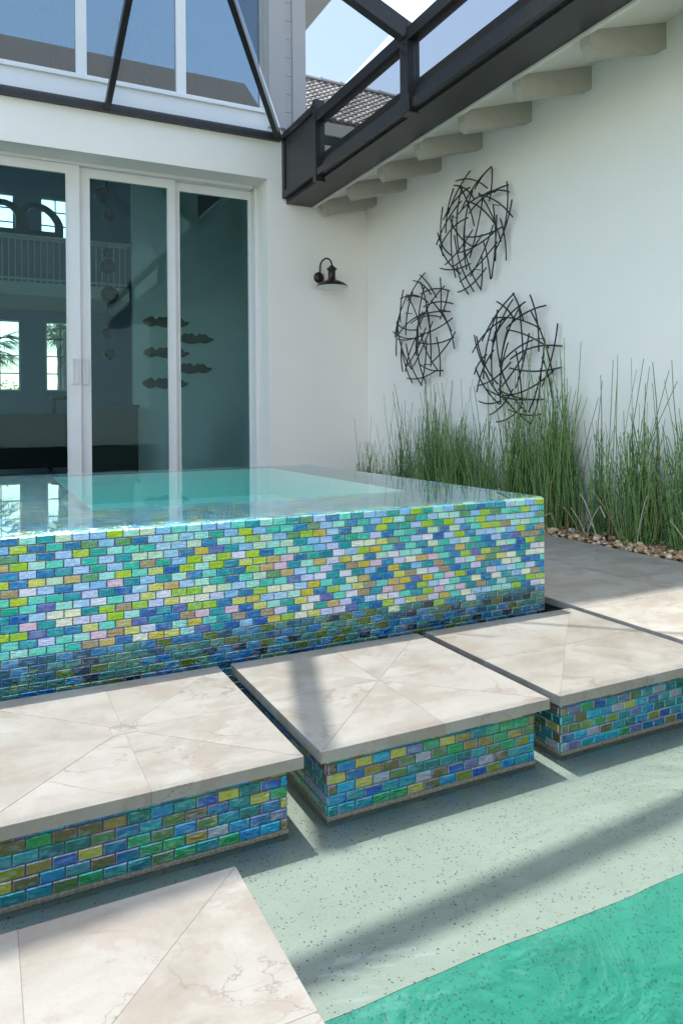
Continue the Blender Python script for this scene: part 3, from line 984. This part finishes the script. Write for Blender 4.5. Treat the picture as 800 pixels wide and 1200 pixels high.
cl = [('uppermost', 2.15, 2.29), ('second', 2.53, 2.06), ('middle', 2.15, 1.83), ('fourth', 2.50, 1.60), ('lowest', 2.13, 1.37)]
for nm, x, zz in cl:
    mb = MB()
    pts_t, pts_b = [], []
    N = 48
    for i in range(N + 1):
        t = i / N
        env = min(1, t / 0.14, (1 - t) / 0.22) ** 0.7 if 0 < t < 1 else 0.0
        lob = 0.045 + 0.035 * abs(math.sin(t * math.pi * 3.2 + 0.3)) + 0.012 * math.sin(t * 40)
        pts_t.append((t * 0.70, env * lob)); pts_b.append((t * 0.70, -env * (0.05 + 0.03 * abs(math.sin(t * math.pi * 2.5 + 0.8)))))
    for yv in (0.0, 0.02):
        for i in range(N + 1): mb.v.append((pts_t[i][0], yv, pts_t[i][1])); mb.v.append((pts_b[i][0], yv, pts_b[i][1]))
    s = 2 * (N + 1)
    for i in range(N):
        a = 2 * i
        for q in ((a, a + 1, a + 3, a + 2), (s + a, s + a + 2, s + a + 3, s + a + 1), (a, a + 2, s + a + 2, s + a), (a + 1, s + a + 1, s + a + 3, a + 3)):
            mb.f.append(q); mb.c.append(None)
    o = mb.build('cloud_plaque', M['plaque']); o.location = (x, 10.965, zz)
    tag(o, f'{nm} of five brown cloud shaped plaques on the wall behind the glass', 'wall ornament', 'cloud plaques on the room wall')

sofa = empty('sofa', (0.2, 12.2, 0.0))
tag(sofa, 'long charcoal sofa in the room behind the left glass panel', 'sofa')
MB().box(-2.2, 1.25, -0.35, 0.45, 0.12, 0.44).build('seat', M['sofa'], sofa)
MB().box(-2.2, 1.25, -0.52, -0.352, 0.12, 0.93).build('backrest', M['sofa'], sofa)
MB().box(1.252, 1.45, -0.52, 0.45, 0.12, 0.66).build('arm', M['sofa'], sofa)
MB().box(-2.4, -2.202, -0.52, 0.45, 0.12, 0.66).build('arm', M['sofa'], sofa)
for x in (-2.2, 1.3):
    for y in (-0.4, 0.35): MB().box(x - 0.03, x + 0.03, y - 0.03, y + 0.03, 0.0, 0.12).build('leg', M['darkwood'], sofa)
st = empty('bar_stool', (1.22, 13.0, 0.0))
tag(st, 'dark bar stool under the window with the palm trunk', 'stool')
MB().lathe([(0.0, 1.16), (0.2, 1.16), (0.21, 1.19), (0.19, 1.22), (0.0, 1.22)], k=20).build('seat', M['darkwood'], st)
for sx in (-1, 1):
    for sy in (-1, 1): MB().bar((sx * 0.13, sy * 0.13, 1.16), (sx * 0.21, sy * 0.21, 0.0), 0.03).build('leg', M['darkwood'], st)
for sx in (-1, 1): MB().bar((sx * 0.175, -0.175, 0.55), (sx * 0.175, 0.175, 0.55), 0.02).build('stretcher', M['darkwood'], st)
cb = empty('sideboard', (1.72, 10.8, 0)); tag(cb, 'low dark sideboard under the hanging globes', 'sideboard')
MB().box(-0.42, 0.28, -0.2, 0.2, 0.08, 1.0).build('body', M['darkwood'], cb)
MB().box(-0.44, 0.30, -0.22, 0.22, 1.0, 1.04).build('top', M['darkwood'], cb)
for x in (-0.38, 0.24): MB().box(x - 0.03, x + 0.03, -0.18, 0.18, 0.0, 0.08).build('leg', M['darkwood'], cb)

# gathered drapes behind the upper windows
for k, (cx, lab) in enumerate(((0.80, 'left'), (1.72, 'middle'), (2.50, 'right'))):
    mb = MB(); N = 40
    rows_ = [(4.15, 0.13), (4.6, 0.12), (4.95, 0.13), (5.2, 0.18), (5.38, 0.24), (5.5, 0.27)]
    for (zz, hw_) in rows_:
        for i in range(N + 1):
            t = i / N
            mb.v.append((cx + (t - 0.5) * 2 * hw_, 8.75 + 0.03 * math.sin(t * 44) * (hw_ / 0.2), zz + (0.04 * math.sin(t * 22) if zz > 5.45 else 0)))
    for r in range(len(rows_) - 1):
        for i in range(N):
            a = r * (N + 1) + i
            mb.f.append((a, a + 1, a + N + 2, a + N + 1)); mb.c.append(None)
    o = mb.build('gathered_drape', M['curtain'], None, True)
    md = o.modifiers.new('thick', 'SOLIDIFY'); md.thickness = 0.004
    tag(o, f'pale teal gathered drape behind the {lab} upper window', 'drape', 'gathered drapes behind the upper windows')

# ------------------------------------------------------------------ wall lamp
lx, lz = 3.388, 2.405
wl = empty('wall_lamp', (lx, WY, lz))
tag(wl, 'bronze barn style wall lamp with a white lined shade, on the wall beside the doors', 'lamp')
bp = MB()
n0 = 24
for (r, yv) in ((0.0, -0.035), (0.035, -0.034), (0.055, -0.024), (0.062, -0.012), (0.062, -0.001)):
    for j in range(n0):
        a = 2 * math.pi * j / n0; bp.v.append((r * math.cos(a), yv, r * math.sin(a)))
for i in range(4):
    for j in range(n0):
        a = i * n0 + j; b = i * n0 + (j + 1) % n0
        bp.f.append((a, b, b + n0, a + n0)); bp.c.append(None)
bp.build('backplate', M['lamp'], wl, True)
sx, sy = 0.072, -0.19
arm = [(0, -0.03, 0.0)] + [(sx * t, -0.03 + (sy + 0.03) * t, 0.0) for t in ()]
for k in range(15):
    a = math.pi * k / 14
    t = 0.5 - 0.5 * math.cos(a)
    arm.append((sx * t, -0.045 + (sy + 0.045) * t, 0.11 + 0.085 * math.sin(a)))
arm.append((sx, sy, 0.085))
MB().tube(arm, 0.0095, 10).build('arm', M['lamp'], wl, True)
shd = MB().lathe([(0.0, 0.115), (0.012, 0.112), (0.02, 0.10), (0.052, 0.075), (0.058, 0.066), (0.050, 0.056), (0.040, 0.050), (0.040, -0.030), (0.047, -0.040), (0.048, -0.052), (0.095, -0.068), (0.145, -0.092), (0.176, -0.122), (0.178, -0.130)], (sx, sy, 0.0), 36)
so = shd.build('shade', M['lamp'], wl, True)
MB().lathe([(0.177, -0.1302), (0.172, -0.1235), (0.14, -0.095), (0.09, -0.072), (0.04, -0.06), (0.0, -0.058)], (sx, sy, 0.0), 36).build('lining', M['lamp_white'], so, True)
MB().sphere((sx, sy, -0.085), 0.03, 16, 10).build('bulb', M['lamp_white'], so, True)

# ------------------------------------------------------------------ wire wall sculptures
def wire_sculpture(cy, cz, R, label, seed):
    root = empty('wire_sculpture', (WX, cy, cz))
    tag(root, label, 'wall sculpture', 'black wire discs on the wall')
    rr = random.Random(seed)
    rods = []
    mids = []
    tries = 0
    while len(mids) < 44 and tries < 6000:
        tries += 1
        q = math.sqrt(rr.random()) * 0.80 * R; a = rr.uniform(0, 6.283)
        p = (q * math.cos(a), q * math.sin(a))
        if all(math.hypot(p[0] - m_[0], p[1] - m_[1]) > 0.215 * R * (1 - tries / 9000) for m_ in mids): mids.append(p)
    for i_, (y_, z_) in enumerate(mids):
        q = math.hypot(y_, z_); a = math.atan2(z_, y_)
        if q > 0.62 * R: th = a + math.pi / 2 + rr.choice((-0.75, -0.35, 0.35, 0.75)) + rr.gauss(0, 0.15)
        else: th = (i_ * 2.399) % math.pi + rr.gauss(0, 0.1)
        L = R * rr.uniform(0.78, 1.08)
        while L > 0.45 * R and max(math.hypot(y_ + sg * math.cos(th) * L / 2, z_ + sg * math.sin(th) * L / 2) for sg in (-1, 1)) > 0.99 * R: L -= 0.03 * R
        rods.append((q, a, th, L, rr.uniform(0.09, 0.17)))
    for (rad, a, th, L, bow) in rods:
        my, mz = rad * math.cos(a), rad * math.sin(a)
        d = Vector((math.cos(th), math.sin(th)))
        nrm = Vector((-d.y, d.x))
        if nrm.dot(Vector((my, mz))) < 0: nrm = -nrm
        lay = rr.uniform(0.035, 0.075)
        pts = []
        for k in range(9):
            t = k / 8 - 0.5
            off = bow * L * (0.25 - t * t) * 2
            y_ = my + d.x * t * L + nrm.x * off; z_ = mz + d.y * t * L + nrm.y * off
            rr_ = math.hypot(y_, z_)
            dome = 0.05 * max(0.0, 1 - (rr_ / R) ** 2)
            pts.append((-(lay + dome), y_, z_))
        MB().tube(pts, 0.0068, 6).build('rod', M['iron'], root, True)
    for a in (0.6, 2.7, 4.6):
        y_, z_ = 0.62 * R * math.cos(a), 0.62 * R * math.sin(a)
        MB().tube([(0.0, y_, z_), (-0.08, y_, z_)], 0.004, 6).build('wall_pin', M['iron'], root)
    return root


wire_sculpture(5.31, 2.50, 0.57, 'uppermost of the three black wire discs on the side wall', 3)
wire_sculpture(6.13, 1.71, 0.57, 'black wire disc nearest the wall corner, beside the lamp', 8)
wire_sculpture(4.77, 1.30, 0.57, 'lowest black wire disc, its foot hidden by the tall reeds', 44)

# ------------------------------------------------------------------ planted bed
bed = MB()
nxb, nyb = 6, 90
for i in range(nxb):
    for j in range(nyb):
        def P_(i_, j_):
            x = 3.582 + (WX - 0.002 - 3.582) * i_ / nxb; y = -1.2 + (WY - 0.002 + 1.2) * j_ / nyb
            return (x, y, -0.055 + 0.02 * math.sin(x * 31 + y * 17) * math.sin(y * 9))
        bed.quad(P_(i, j), P_(i + 1, j), P_(i + 1, j + 1), P_(i, j + 1))
tag(bed.build('planting_bed', M['soil']), 'dark soil bed along the foot of the side wall', 'bed', kind='structure')

rp = random.Random(5)
pb = MB(); pb.smooth = True
PCOL = [(200, 164, 122), (214, 186, 150), (182, 142, 102), (220, 202, 176), (162, 124, 90), (206, 164, 116), (226, 212, 190), (134, 104, 80)]
def pebble(mb, c, r, col):
    n0 = len(mb.v); nu, nv = 8, 5
    sc = (rp.uniform(0.8, 1.3), rp.uniform(0.75, 1.1), rp.uniform(0.5, 0.8)); rot = rp.uniform(0, 3.14)
    ca, sa = math.cos(rot), math.sin(rot); j1, j2 = rp.uniform(0, 6), rp.uniform(0, 6)
    for i in range(nv + 1):
        t = math.pi * i / nv
        for j in range(nu):
            a = 2 * math.pi * j / nu
            rr = r * (1 + 0.12 * math.sin(2 * a + j1) + 0.08 * math.sin(3 * t + j2))
            x = rr * sc[0] * math.sin(t) * math.cos(a); y = rr * sc[1] * math.sin(t) * math.sin(a)
            mb.v.append((c[0] + x * ca - y * sa, c[1] + x * sa + y * ca, c[2] + rr * sc[2] * math.cos(t)))
    for i in range(nv):
        for j in range(nu):
            a = n0 + i * nu + j; b = n0 + i * nu + (j + 1) % nu
            mb.f.append((a, a + nu, b + nu, b)); mb.c.append(col)
for k in range(2000):
    y = rp.uniform(2.3, 7.3); x = 3.60 + (rp.random() ** 1.6) * 0.38
    r = rp.uniform(0.009, 0.025)
    pebble(pb, (x, y, -0.022 + rp.uniform(0, 0.045)), r, lin(rp.choice(PCOL)))
tag(pb.build('pebbles', M['pebble']), 'tan and brown river pebbles covering the bed under the reeds', 'pebbles', kind='stuff')


def reed_clump(cy, n, hmin, hmax, spread, label, seed, dry=2, cx=3.845):
    root = empty('horsetail_clump', (cx, cy, -0.05))
    tag(root, label, 'reeds', 'horsetail clumps in the wall bed')
    rr = random.Random(seed)
    s = MB(); s.smooth = True
    for k in range(n):
        a = rr.uniform(0, 6.283); q = rr.random() ** 0.6
        bx, by = q * 0.105 * math.cos(a), q * spread * 0.80 * math.sin(a)
        h = (hmin + (hmax - hmin) * rr.random() ** 1.5) * (1.0 - 0.22 * q) * (0.95 if rr.random() < 0.7 else 0.65)
        if rr.random() < 0.035: h = hmax * rr.uniform(0.95, 1.15)
        lx_, ly_ = rr.gauss(0, 0.05) + bx * 0.3, rr.gauss(0, 0.075) + by * 0.35
        cvx, cvy = rr.gauss(0, 0.03), rr.gauss(0, 0.04)
        if rr.random() < 0.04: ly_ += rr.choice((-1, 1)) * 0.35
        pts = []; rad = []
        r0 = rr.uniform(0.0026, 0.0047)
        for i in range(6):
            t = i / 5
            px = min(bx + lx_ * t * h + cvx * math.sin(math.pi * t), WX - cx - 0.012)
            pts.append((px, by + ly_ * t * h + cvy * math.sin(math.pi * t * 1.3), h * t)); rad.append(r0 * (1 - 0.45 * t))
        b = rr.random()
        c = Vector((0.055, 0.15, 0.045)).lerp(Vector((0.22, 0.37, 0.085)), b)
        if rr.random() < 0.12: c = Vector((0.26, 0.27, 0.09))
        s.tube(pts, rad, 5, tuple(c), caps=False)
    s.build('stems', M['reed'], root)
    d = MB(); d.smooth = True
    for k in range(dry):
        by = rr.uniform(-spread, spread); h = rr.uniform(0.25, 0.6)
        lx_, ly_ = rr.uniform(-0.25, -0.02), rr.uniform(-0.4, 0.4)
        pts = [(-0.1 + lx_ * t * h, by + ly_ * t * h, h * (t - 0.35 * t * t) + 0.02) for t in (0, 0.3, 0.55, 0.8, 1.0)]
        if rr.random() < 0.12: pts.append((pts[-1][0] - 0.06, pts[-1][1] + 0.1 * rr.choice((-1, 1)), pts[-1][2] - 0.06))
        d.tube(pts, rr.uniform(0.002, 0.004), 5, lin(rr.choice([(196, 178, 140), (170, 140, 104), (214, 206, 184)])), caps=False)
    d.build('dry_stems', M['straw'], root)


reed_clump(2.95, 347, 0.55, 1.11, 0.22, 'horsetail clump at the right end of the bed, cut by the photo edge', 21, 4)
reed_clump(3.38, 211, 0.50, 1.14, 0.17, 'dense bright horsetail clump second from the photo edge', 22, 4, 3.83)
reed_clump(3.80, 88, 0.45, 1.11, 0.16, 'thin horsetail clump with bent straw, between two dense clumps', 23, 9)
reed_clump(4.16, 341, 0.65, 1.34, 0.19, 'tallest horsetail clump, right below the lowest wire disc', 24, 5, 3.83)
reed_clump(4.58, 276, 0.60, 1.21, 0.20, 'horsetail clump directly behind the corner of the mosaic spa', 25, 3)
reed_clump(5.02, 130, 0.45, 1.08, 0.20, 'sparser horsetail clump left of the lowest wire disc', 26, 3)
reed_clump(5.42, 308, 0.60, 1.08, 0.18, 'horsetail clump under the gap between the wire discs', 27, 2)
reed_clump(5.85, 293, 0.55, 1.18, 0.16, 'dense dark horsetail clump right of the corner wire disc', 28, 2)
reed_clump(6.35, 145, 0.35, 1.01, 0.22, 'low horsetail clump under the corner wire disc', 29, 1)
reed_clump(6.95, 130, 0.25, 0.81, 0.28, 'shortest horsetail clump, in the wall corner', 30, 1, 3.80)

# ------------------------------------------------------------------ pool enclosure (dark aluminium frame with screens)
cage = empty('pool_enclosure', (2.98, WY, 3.2))
tag(cage, 'dark bronze aluminium pool enclosure frame with insect screens above the courtyard', 'enclosure')
co = Vector((2.98, WY, 3.2))


def C_(name, mb, mat='bronze'):
    mb.v = [(x - co.x, y - co.y, z - co.z) for x, y, z in mb.v]
    return mb.build(name, M[mat], cage)


C_('wall_beam', MB().box(-6.4, 2.93, WY - 0.055, WY - 0.003, 3.845, 3.925))
C_('gutter', MB().box(3.005, 3.300, -4.0, WY - 0.005, 3.180, 3.330))
C_('gutter_lip', MB().box(2.985, 3.004, -4.0, 6.42, 3.196, 3.345))
C_('bottom_rail', MB().box(2.935, 2.984, -4.0, 6.43, 3.200, 3.262))
C_('top_rail', MB().box(2.935, 3.035, -4.0, 6.44, 3.725, 3.825))
pp = MB().box(2.93, 3.03, 6.445, 6.52, 3.150, 3.945)
C_('post', pp)
for yv in (4.79, 2.0, -0.8):
    C_('post', MB().box(2.925, 3.035, yv - 0.055, yv + 0.055, 3.175, 3.86))
    C_('bracket', MB().box(2.915, 2.9245, yv - 0.09, yv + 0.09, 3.178, 3.30))
# dark kick panel between first post and facade
C_('panel_frame', MB().box(2.955, 3.0, 6.522, WY - 0.004, 3.235, 3.30).box(2.955, 3.0, 7.33, WY - 0.005, 3.301, 3.86).box(2.955, 3.0, 6.522, 6.56, 3.301, 3.86).box(2.95, 3.002, 6.521, WY - 0.006, 3.861, 3.935))
C_('kick_panel', MB().box(2.975, 2.983, 6.561, 7.329, 3.3005, 3.8605), 'kick')
# sloping rafters
C_('rafter', MB().bar((1.12, 7.36, 3.89), (1.12, 4.66, 4.93), 0.055, 0.075))
C_('rafter', MB().bar((2.90, 7.36, 3.89), (1.25, 4.98, 4.82), 0.055, 0.085))
C_('rafter', MB().bar((2.955, 4.79, 3.80), (1.10, 5.36, 5.05), 0.10, 0.13))
C_('rafter', MB().bar((-1.2, 7.36, 3.89), (-1.2, 4.66, 4.93), 0.055, 0.075))
C_('rafter', MB().bar((-3.5, 7.36, 3.89), (-3.5, 4.66, 4.93), 0.055, 0.075))
# overhead members whose shade falls on the stones and the sun shelf
C_('purlin', MB().bar((-6.0, 2.49, 5.20), (2.6, 3.077, 5.20), 0.07, 0.08))
C_('purlin', MB().bar((-6.0, 4.62, 5.00), (2.0, 4.62, 5.00), 0.075, 0.10))
C_('ridge_strut', MB().bar((1.04, 4.58, 5.00), (0.54, 3.23, 5.12), 0.085, 0.085))
C_('tie_cable', MB().tube([(-5.0, 3.23, 5.12), (2.3, 3.23, 5.12)], 0.005, 6))
C_('brace_rod', MB().tube([(2.93, 2.44, 3.74), (1.3, 4.25, 4.86)], 0.011, 8))
# fasteners on the post and plate
bolts = MB()
for (y, z) in ((4.76, 3.21), (4.82, 3.21), (4.76, 3.25), (4.82, 3.25), (4.77, 3.62), (4.81, 3.66), (4.77, 3.70)):
    bolts.box(2.913, 2.9245, y - 0.005, y + 0.005, z - 0.005, z + 0.005)
C_('bolts', bolts)
# screens
C_('screen', MB().box(2.989, 2.990, 4.85, 6.44, 3.264, 3.723), 'screen_dim')
C_('screen', MB().box(2.989, 2.990, 2.06, 4.73, 3.264, 3.723), 'screen_dim')
def quad_screen(a, b, c, d, mt='screen'):
    mb = MB(); n = Vector((0, 0, 0.001))
    mb.quad(a, b, c, d)
    C_('screen', mb, mt)
quad_screen((1.16, 7.34, 3.90), (2.86, 7.34, 3.90), (1.30, 5.05, 4.80), (1.16, 5.05, 4.80))
quad_screen((-1.16, 7.34, 3.90), (1.08, 7.34, 3.90), (1.08, 4.68, 4.93), (-1.16, 4.68, 4.93))
quad_screen((2.97, 6.4, 3.83), (2.93, 7.30, 3.90), (1.30, 5.0, 4.84), (2.90, 4.85, 3.86), 'screen_roof_dim')

# ------------------------------------------------------------------ rear wing with tiled roof
rw = empty('rear_wing', (6.4, 12.0, 0))
tag(rw, 'far wing with a grey brown tiled roof rising behind the dark gutter', 'house')
def RW(mb): mb.v = [(x - 6.4, y - 12.0, z) for x, y, z in mb.v]; return mb
RX0, RX1 = 3.232, 11.0
EY, EZ, GY, GZ = 10.6, 5.62, 12.3, 7.05
RW(MB().box(3.235, 10.6, 11.2, 14.0, 0.0, 5.40)).build('wall', M['stucco'], rw)
RW(MB().box(RX0, RX1, EY + 0.04, 11.199, 5.42, 5.46)).build('soffit', M['trim'], rw)
RW(MB().box(RX0, RX1, EY, EY + 0.039, 5.40, 5.60)).build('fascia', M['trim'], rw)
RW(MB().box(3.24, 10.6, 11.10, 11.198, 4.95, 5.15)).build('wall_band', M['trim'], rw)
for k in range(7):
    yv = EY + 0.08 + 0.07 * k
    RW(MB().box(RX0 + 0.02, RX1, yv, yv + 0.03, 5.395, 5.4195)).build('louvre_slat', M['kick'], rw)
dk = MB(); dk.v += [(RX0, EY, EZ - 0.02), (RX1, EY, EZ - 0.02), (RX1, GY, GZ - 0.02), (RX0, GY, GZ - 0.02)]; dk.f.append((0, 1, 2, 3)); dk.c.append((0.2, 0.17, 0.15))
dk.v += [(RX0, GY + 0.001, GZ - 0.02), (RX1, GY + 0.001, GZ - 0.02), (RX1, 14.0, EZ - 0.02), (RX0, 14.0, EZ - 0.02)]; dk.f.append((4, 5, 6, 7)); dk.c.append((0.2, 0.17, 0.15))
RW(dk).build('roof_deck', M['rooftile'], rw)
rt = MB(); rr = random.Random(3)
ncol, nrow = 56, 15
sl = Vector((0, GY - EY, GZ - EZ)); L = sl.length; sl.normalize(); nrm = Vector((0, -sl.z, sl.y))
for r in range(nrow):
    for c in range(ncol):
        x = RX0 + 0.08 + c * 0.14
        if x > RX1 - 0.1: continue
        t0 = r * L / nrow; t1 = t0 + L / nrow * 1.12
        b0 = Vector((x, EY, EZ)) + sl * t0; b1 = Vector((x, EY, EZ)) + sl * t1
        tone = rr.uniform(0.7, 1.15); colr = tuple(v * tone for v in rr.choice([(0.66, 0.62, 0.57), (0.70, 0.68, 0.63), (0.56, 0.52, 0.48), (0.76, 0.74, 0.70)]))
        n0 = len(rt.v); K = 6
        for (b, ra, lift) in ((b0, 0.064, 0.03), (b1, 0.055, 0.010)):
            for k in range(K + 1):
                a = math.pi * k / K
                rt.v.append(tuple(b + Vector((math.cos(a) * ra, 0, 0)) + nrm * (math.sin(a) * ra * 0.75 + lift)))
        for k in range(K): rt.f.append((n0 + k, n0 + k + 1, n0 + K + 2 + k, n0 + K + 1 + k)); rt.c.append(colr)
        rt.f.append(tuple(n0 + k for k in reversed(range(K + 1)))); rt.c.append(tuple(v * 0.5 for v in colr))
tag(RW(rt).build('roof_tiles', M['rooftile'], rw), kind='stuff')
x = RX0
while x < RX1:
    mb = MB()
    for (xx, ra) in ((x, 0.125), (x + 0.43, 0.105)):
        for k in range(9):
            a = math.pi * k / 8; mb.v.append((xx, GY - math.cos(a) * ra, GZ + 0.02 + math.sin(a) * ra * 0.8))
    for k in range(8): mb.f.append((k, k + 1, 10 + k, 9 + k)); mb.c.append((0.66, 0.64, 0.61))
    mb.f.append(tuple(range(9))); mb.c.append((0.3, 0.28, 0.26))
    RW(mb).build('ridge_tile', M['rooftile'], rw)
    x += 0.41

# ------------------------------------------------------------------ palms and shrub outside the far windows
def palm(x, y, h, seed, label):
    root = empty('palm_tree', (x, y, -0.12)); tag(root, label, 'palm', 'palms outside the far windows')
    rr = random.Random(seed)
    pts = [(0.06 * math.sin(3 * t), 0.0, h * t) for t in [i / 14 for i in range(15)]]
    MB().tube(pts, [0.17 - 0.05 * i / 14 + (0.015 if i % 2 else 0) for i in range(15)], 10).build('trunk', M['trunk'], root)
    cr = MB()
    for k in range(30):
        a = rr.uniform(0, 6.283); up = rr.uniform(-0.5, 0.9); Lf = rr.uniform(0.7, 1.1)
        d = Vector((math.cos(a), math.sin(a), up)).normalized()
        side = d.cross(Vector((0, 0, 1))).normalized()
        base = Vector((pts[-1][0], 0, h - 0.05)); tip = base + d * Lf * 0.55
        for q in range(13):
            ang = (q - 6) / 6 * 1.25
            dd = (d * math.cos(ang) + side * math.sin(ang)).normalized()
            e1 = tip + dd * Lf * 0.62 - Vector((0, 0, 0.18 + 0.1 * abs(ang)))
            wv = side * 0.022 if abs(ang) < 0.8 else d * 0.022
            n0 = len(cr.v)
            cr.v += [tuple(tip - wv), tuple(tip + wv), tuple(e1)]
            cr.f.append((n0, n0 + 1, n0 + 2)); cr.c.append(None)
        cr.bar(base, tip, 0.02)
    cr.build('crown', M['frond'], root)


palm(0.10, 19.6, 2.75, 4, 'palm outside the far window nearest the photo edge')
palm(1.80, 19.6, 3.35, 6, 'palm with a pale trunk outside the second far window')
sb = empty('shrub', (0.55, 20.6, -0.12)); tag(sb, 'leafy shrub low outside the far window', 'shrub')
lf = MB(); rr = random.Random(9)
for k in range(1800):
    a = rr.uniform(0, 6.283); t = math.acos(rr.uniform(-0.3, 1)); r = rr.uniform(0.55, 1.0) * (1 + 0.2 * math.sin(5 * a))
    c = Vector((1.2 * r * math.sin(t) * math.cos(a), 0.8 * r * math.sin(t) * math.sin(a), 0.9 + 0.95 * r * math.cos(t)))
    u = Vector((rr.gauss(0, 1), rr.gauss(0, 1), rr.gauss(0, 1))).normalized() * 0.05; v = u.orthogonal().normalized() * 0.03
    lf.quad(c - u, c - v, c + u, c + v)
lf.build('crown', M['leaf'], sb)
MB().tube([(0, 0, 0), (0.03, 0, 0.5), (0, 0, 1.0)], [0.05, 0.04, 0.02], 8).build('trunk', M['trunk'], sb)

# ------------------------------------------------------------------ wing across the pool (behind the camera, mirrored in the glass)
op = empty('opposite_house', (0, -7.0, 0))
tag(op, 'sunlit white house across the pool, its brown roof mirrored in the upper windows', 'house')
MB().box(-9.0, 8.6, -0.3, 0.0, -0.1, 8.6).build('wall', M['stucco'], op)
rf2 = MB()
rf2.v += [(-9.6, 0.7, 8.4), (9.2, 0.7, 8.4), (9.2, -4.8, 13.6), (-9.6, -4.8, 13.6), (-9.6, 0.7, 8.55), (9.2, 0.7, 8.55), (9.2, -4.8, 13.75), (-9.6, -4.8, 13.75)]
for q in ((0, 3, 2, 1), (4, 5, 6, 7), (0, 1, 5, 4), (1, 2, 6, 5), (2, 3, 7, 6), (3, 0, 4, 7)): rf2.f.append(q); rf2.c.append((0.10, 0.08, 0.065))
rf2.build('roof', M['rooftile'], op)
for (x, z0, z1) in ((-5.6, 0.9, 2.6), (-3.4, 0.9, 2.6), (-5.6, 3.9, 5.3), (-3.4, 3.9, 5.3), (6.6, 0.9, 2.6)):
    wn = empty('window', (x, 0.0, 0), op)
    MB().box(-0.7, 0.7, 0.001, 0.03, z0, z1).build('frame', M['vinyl'], wn)
    MB().box(-0.62, 0.62, 0.031, 0.036, z0 + 0.08, z1 - 0.08).build('pane', M['globe'], wn)
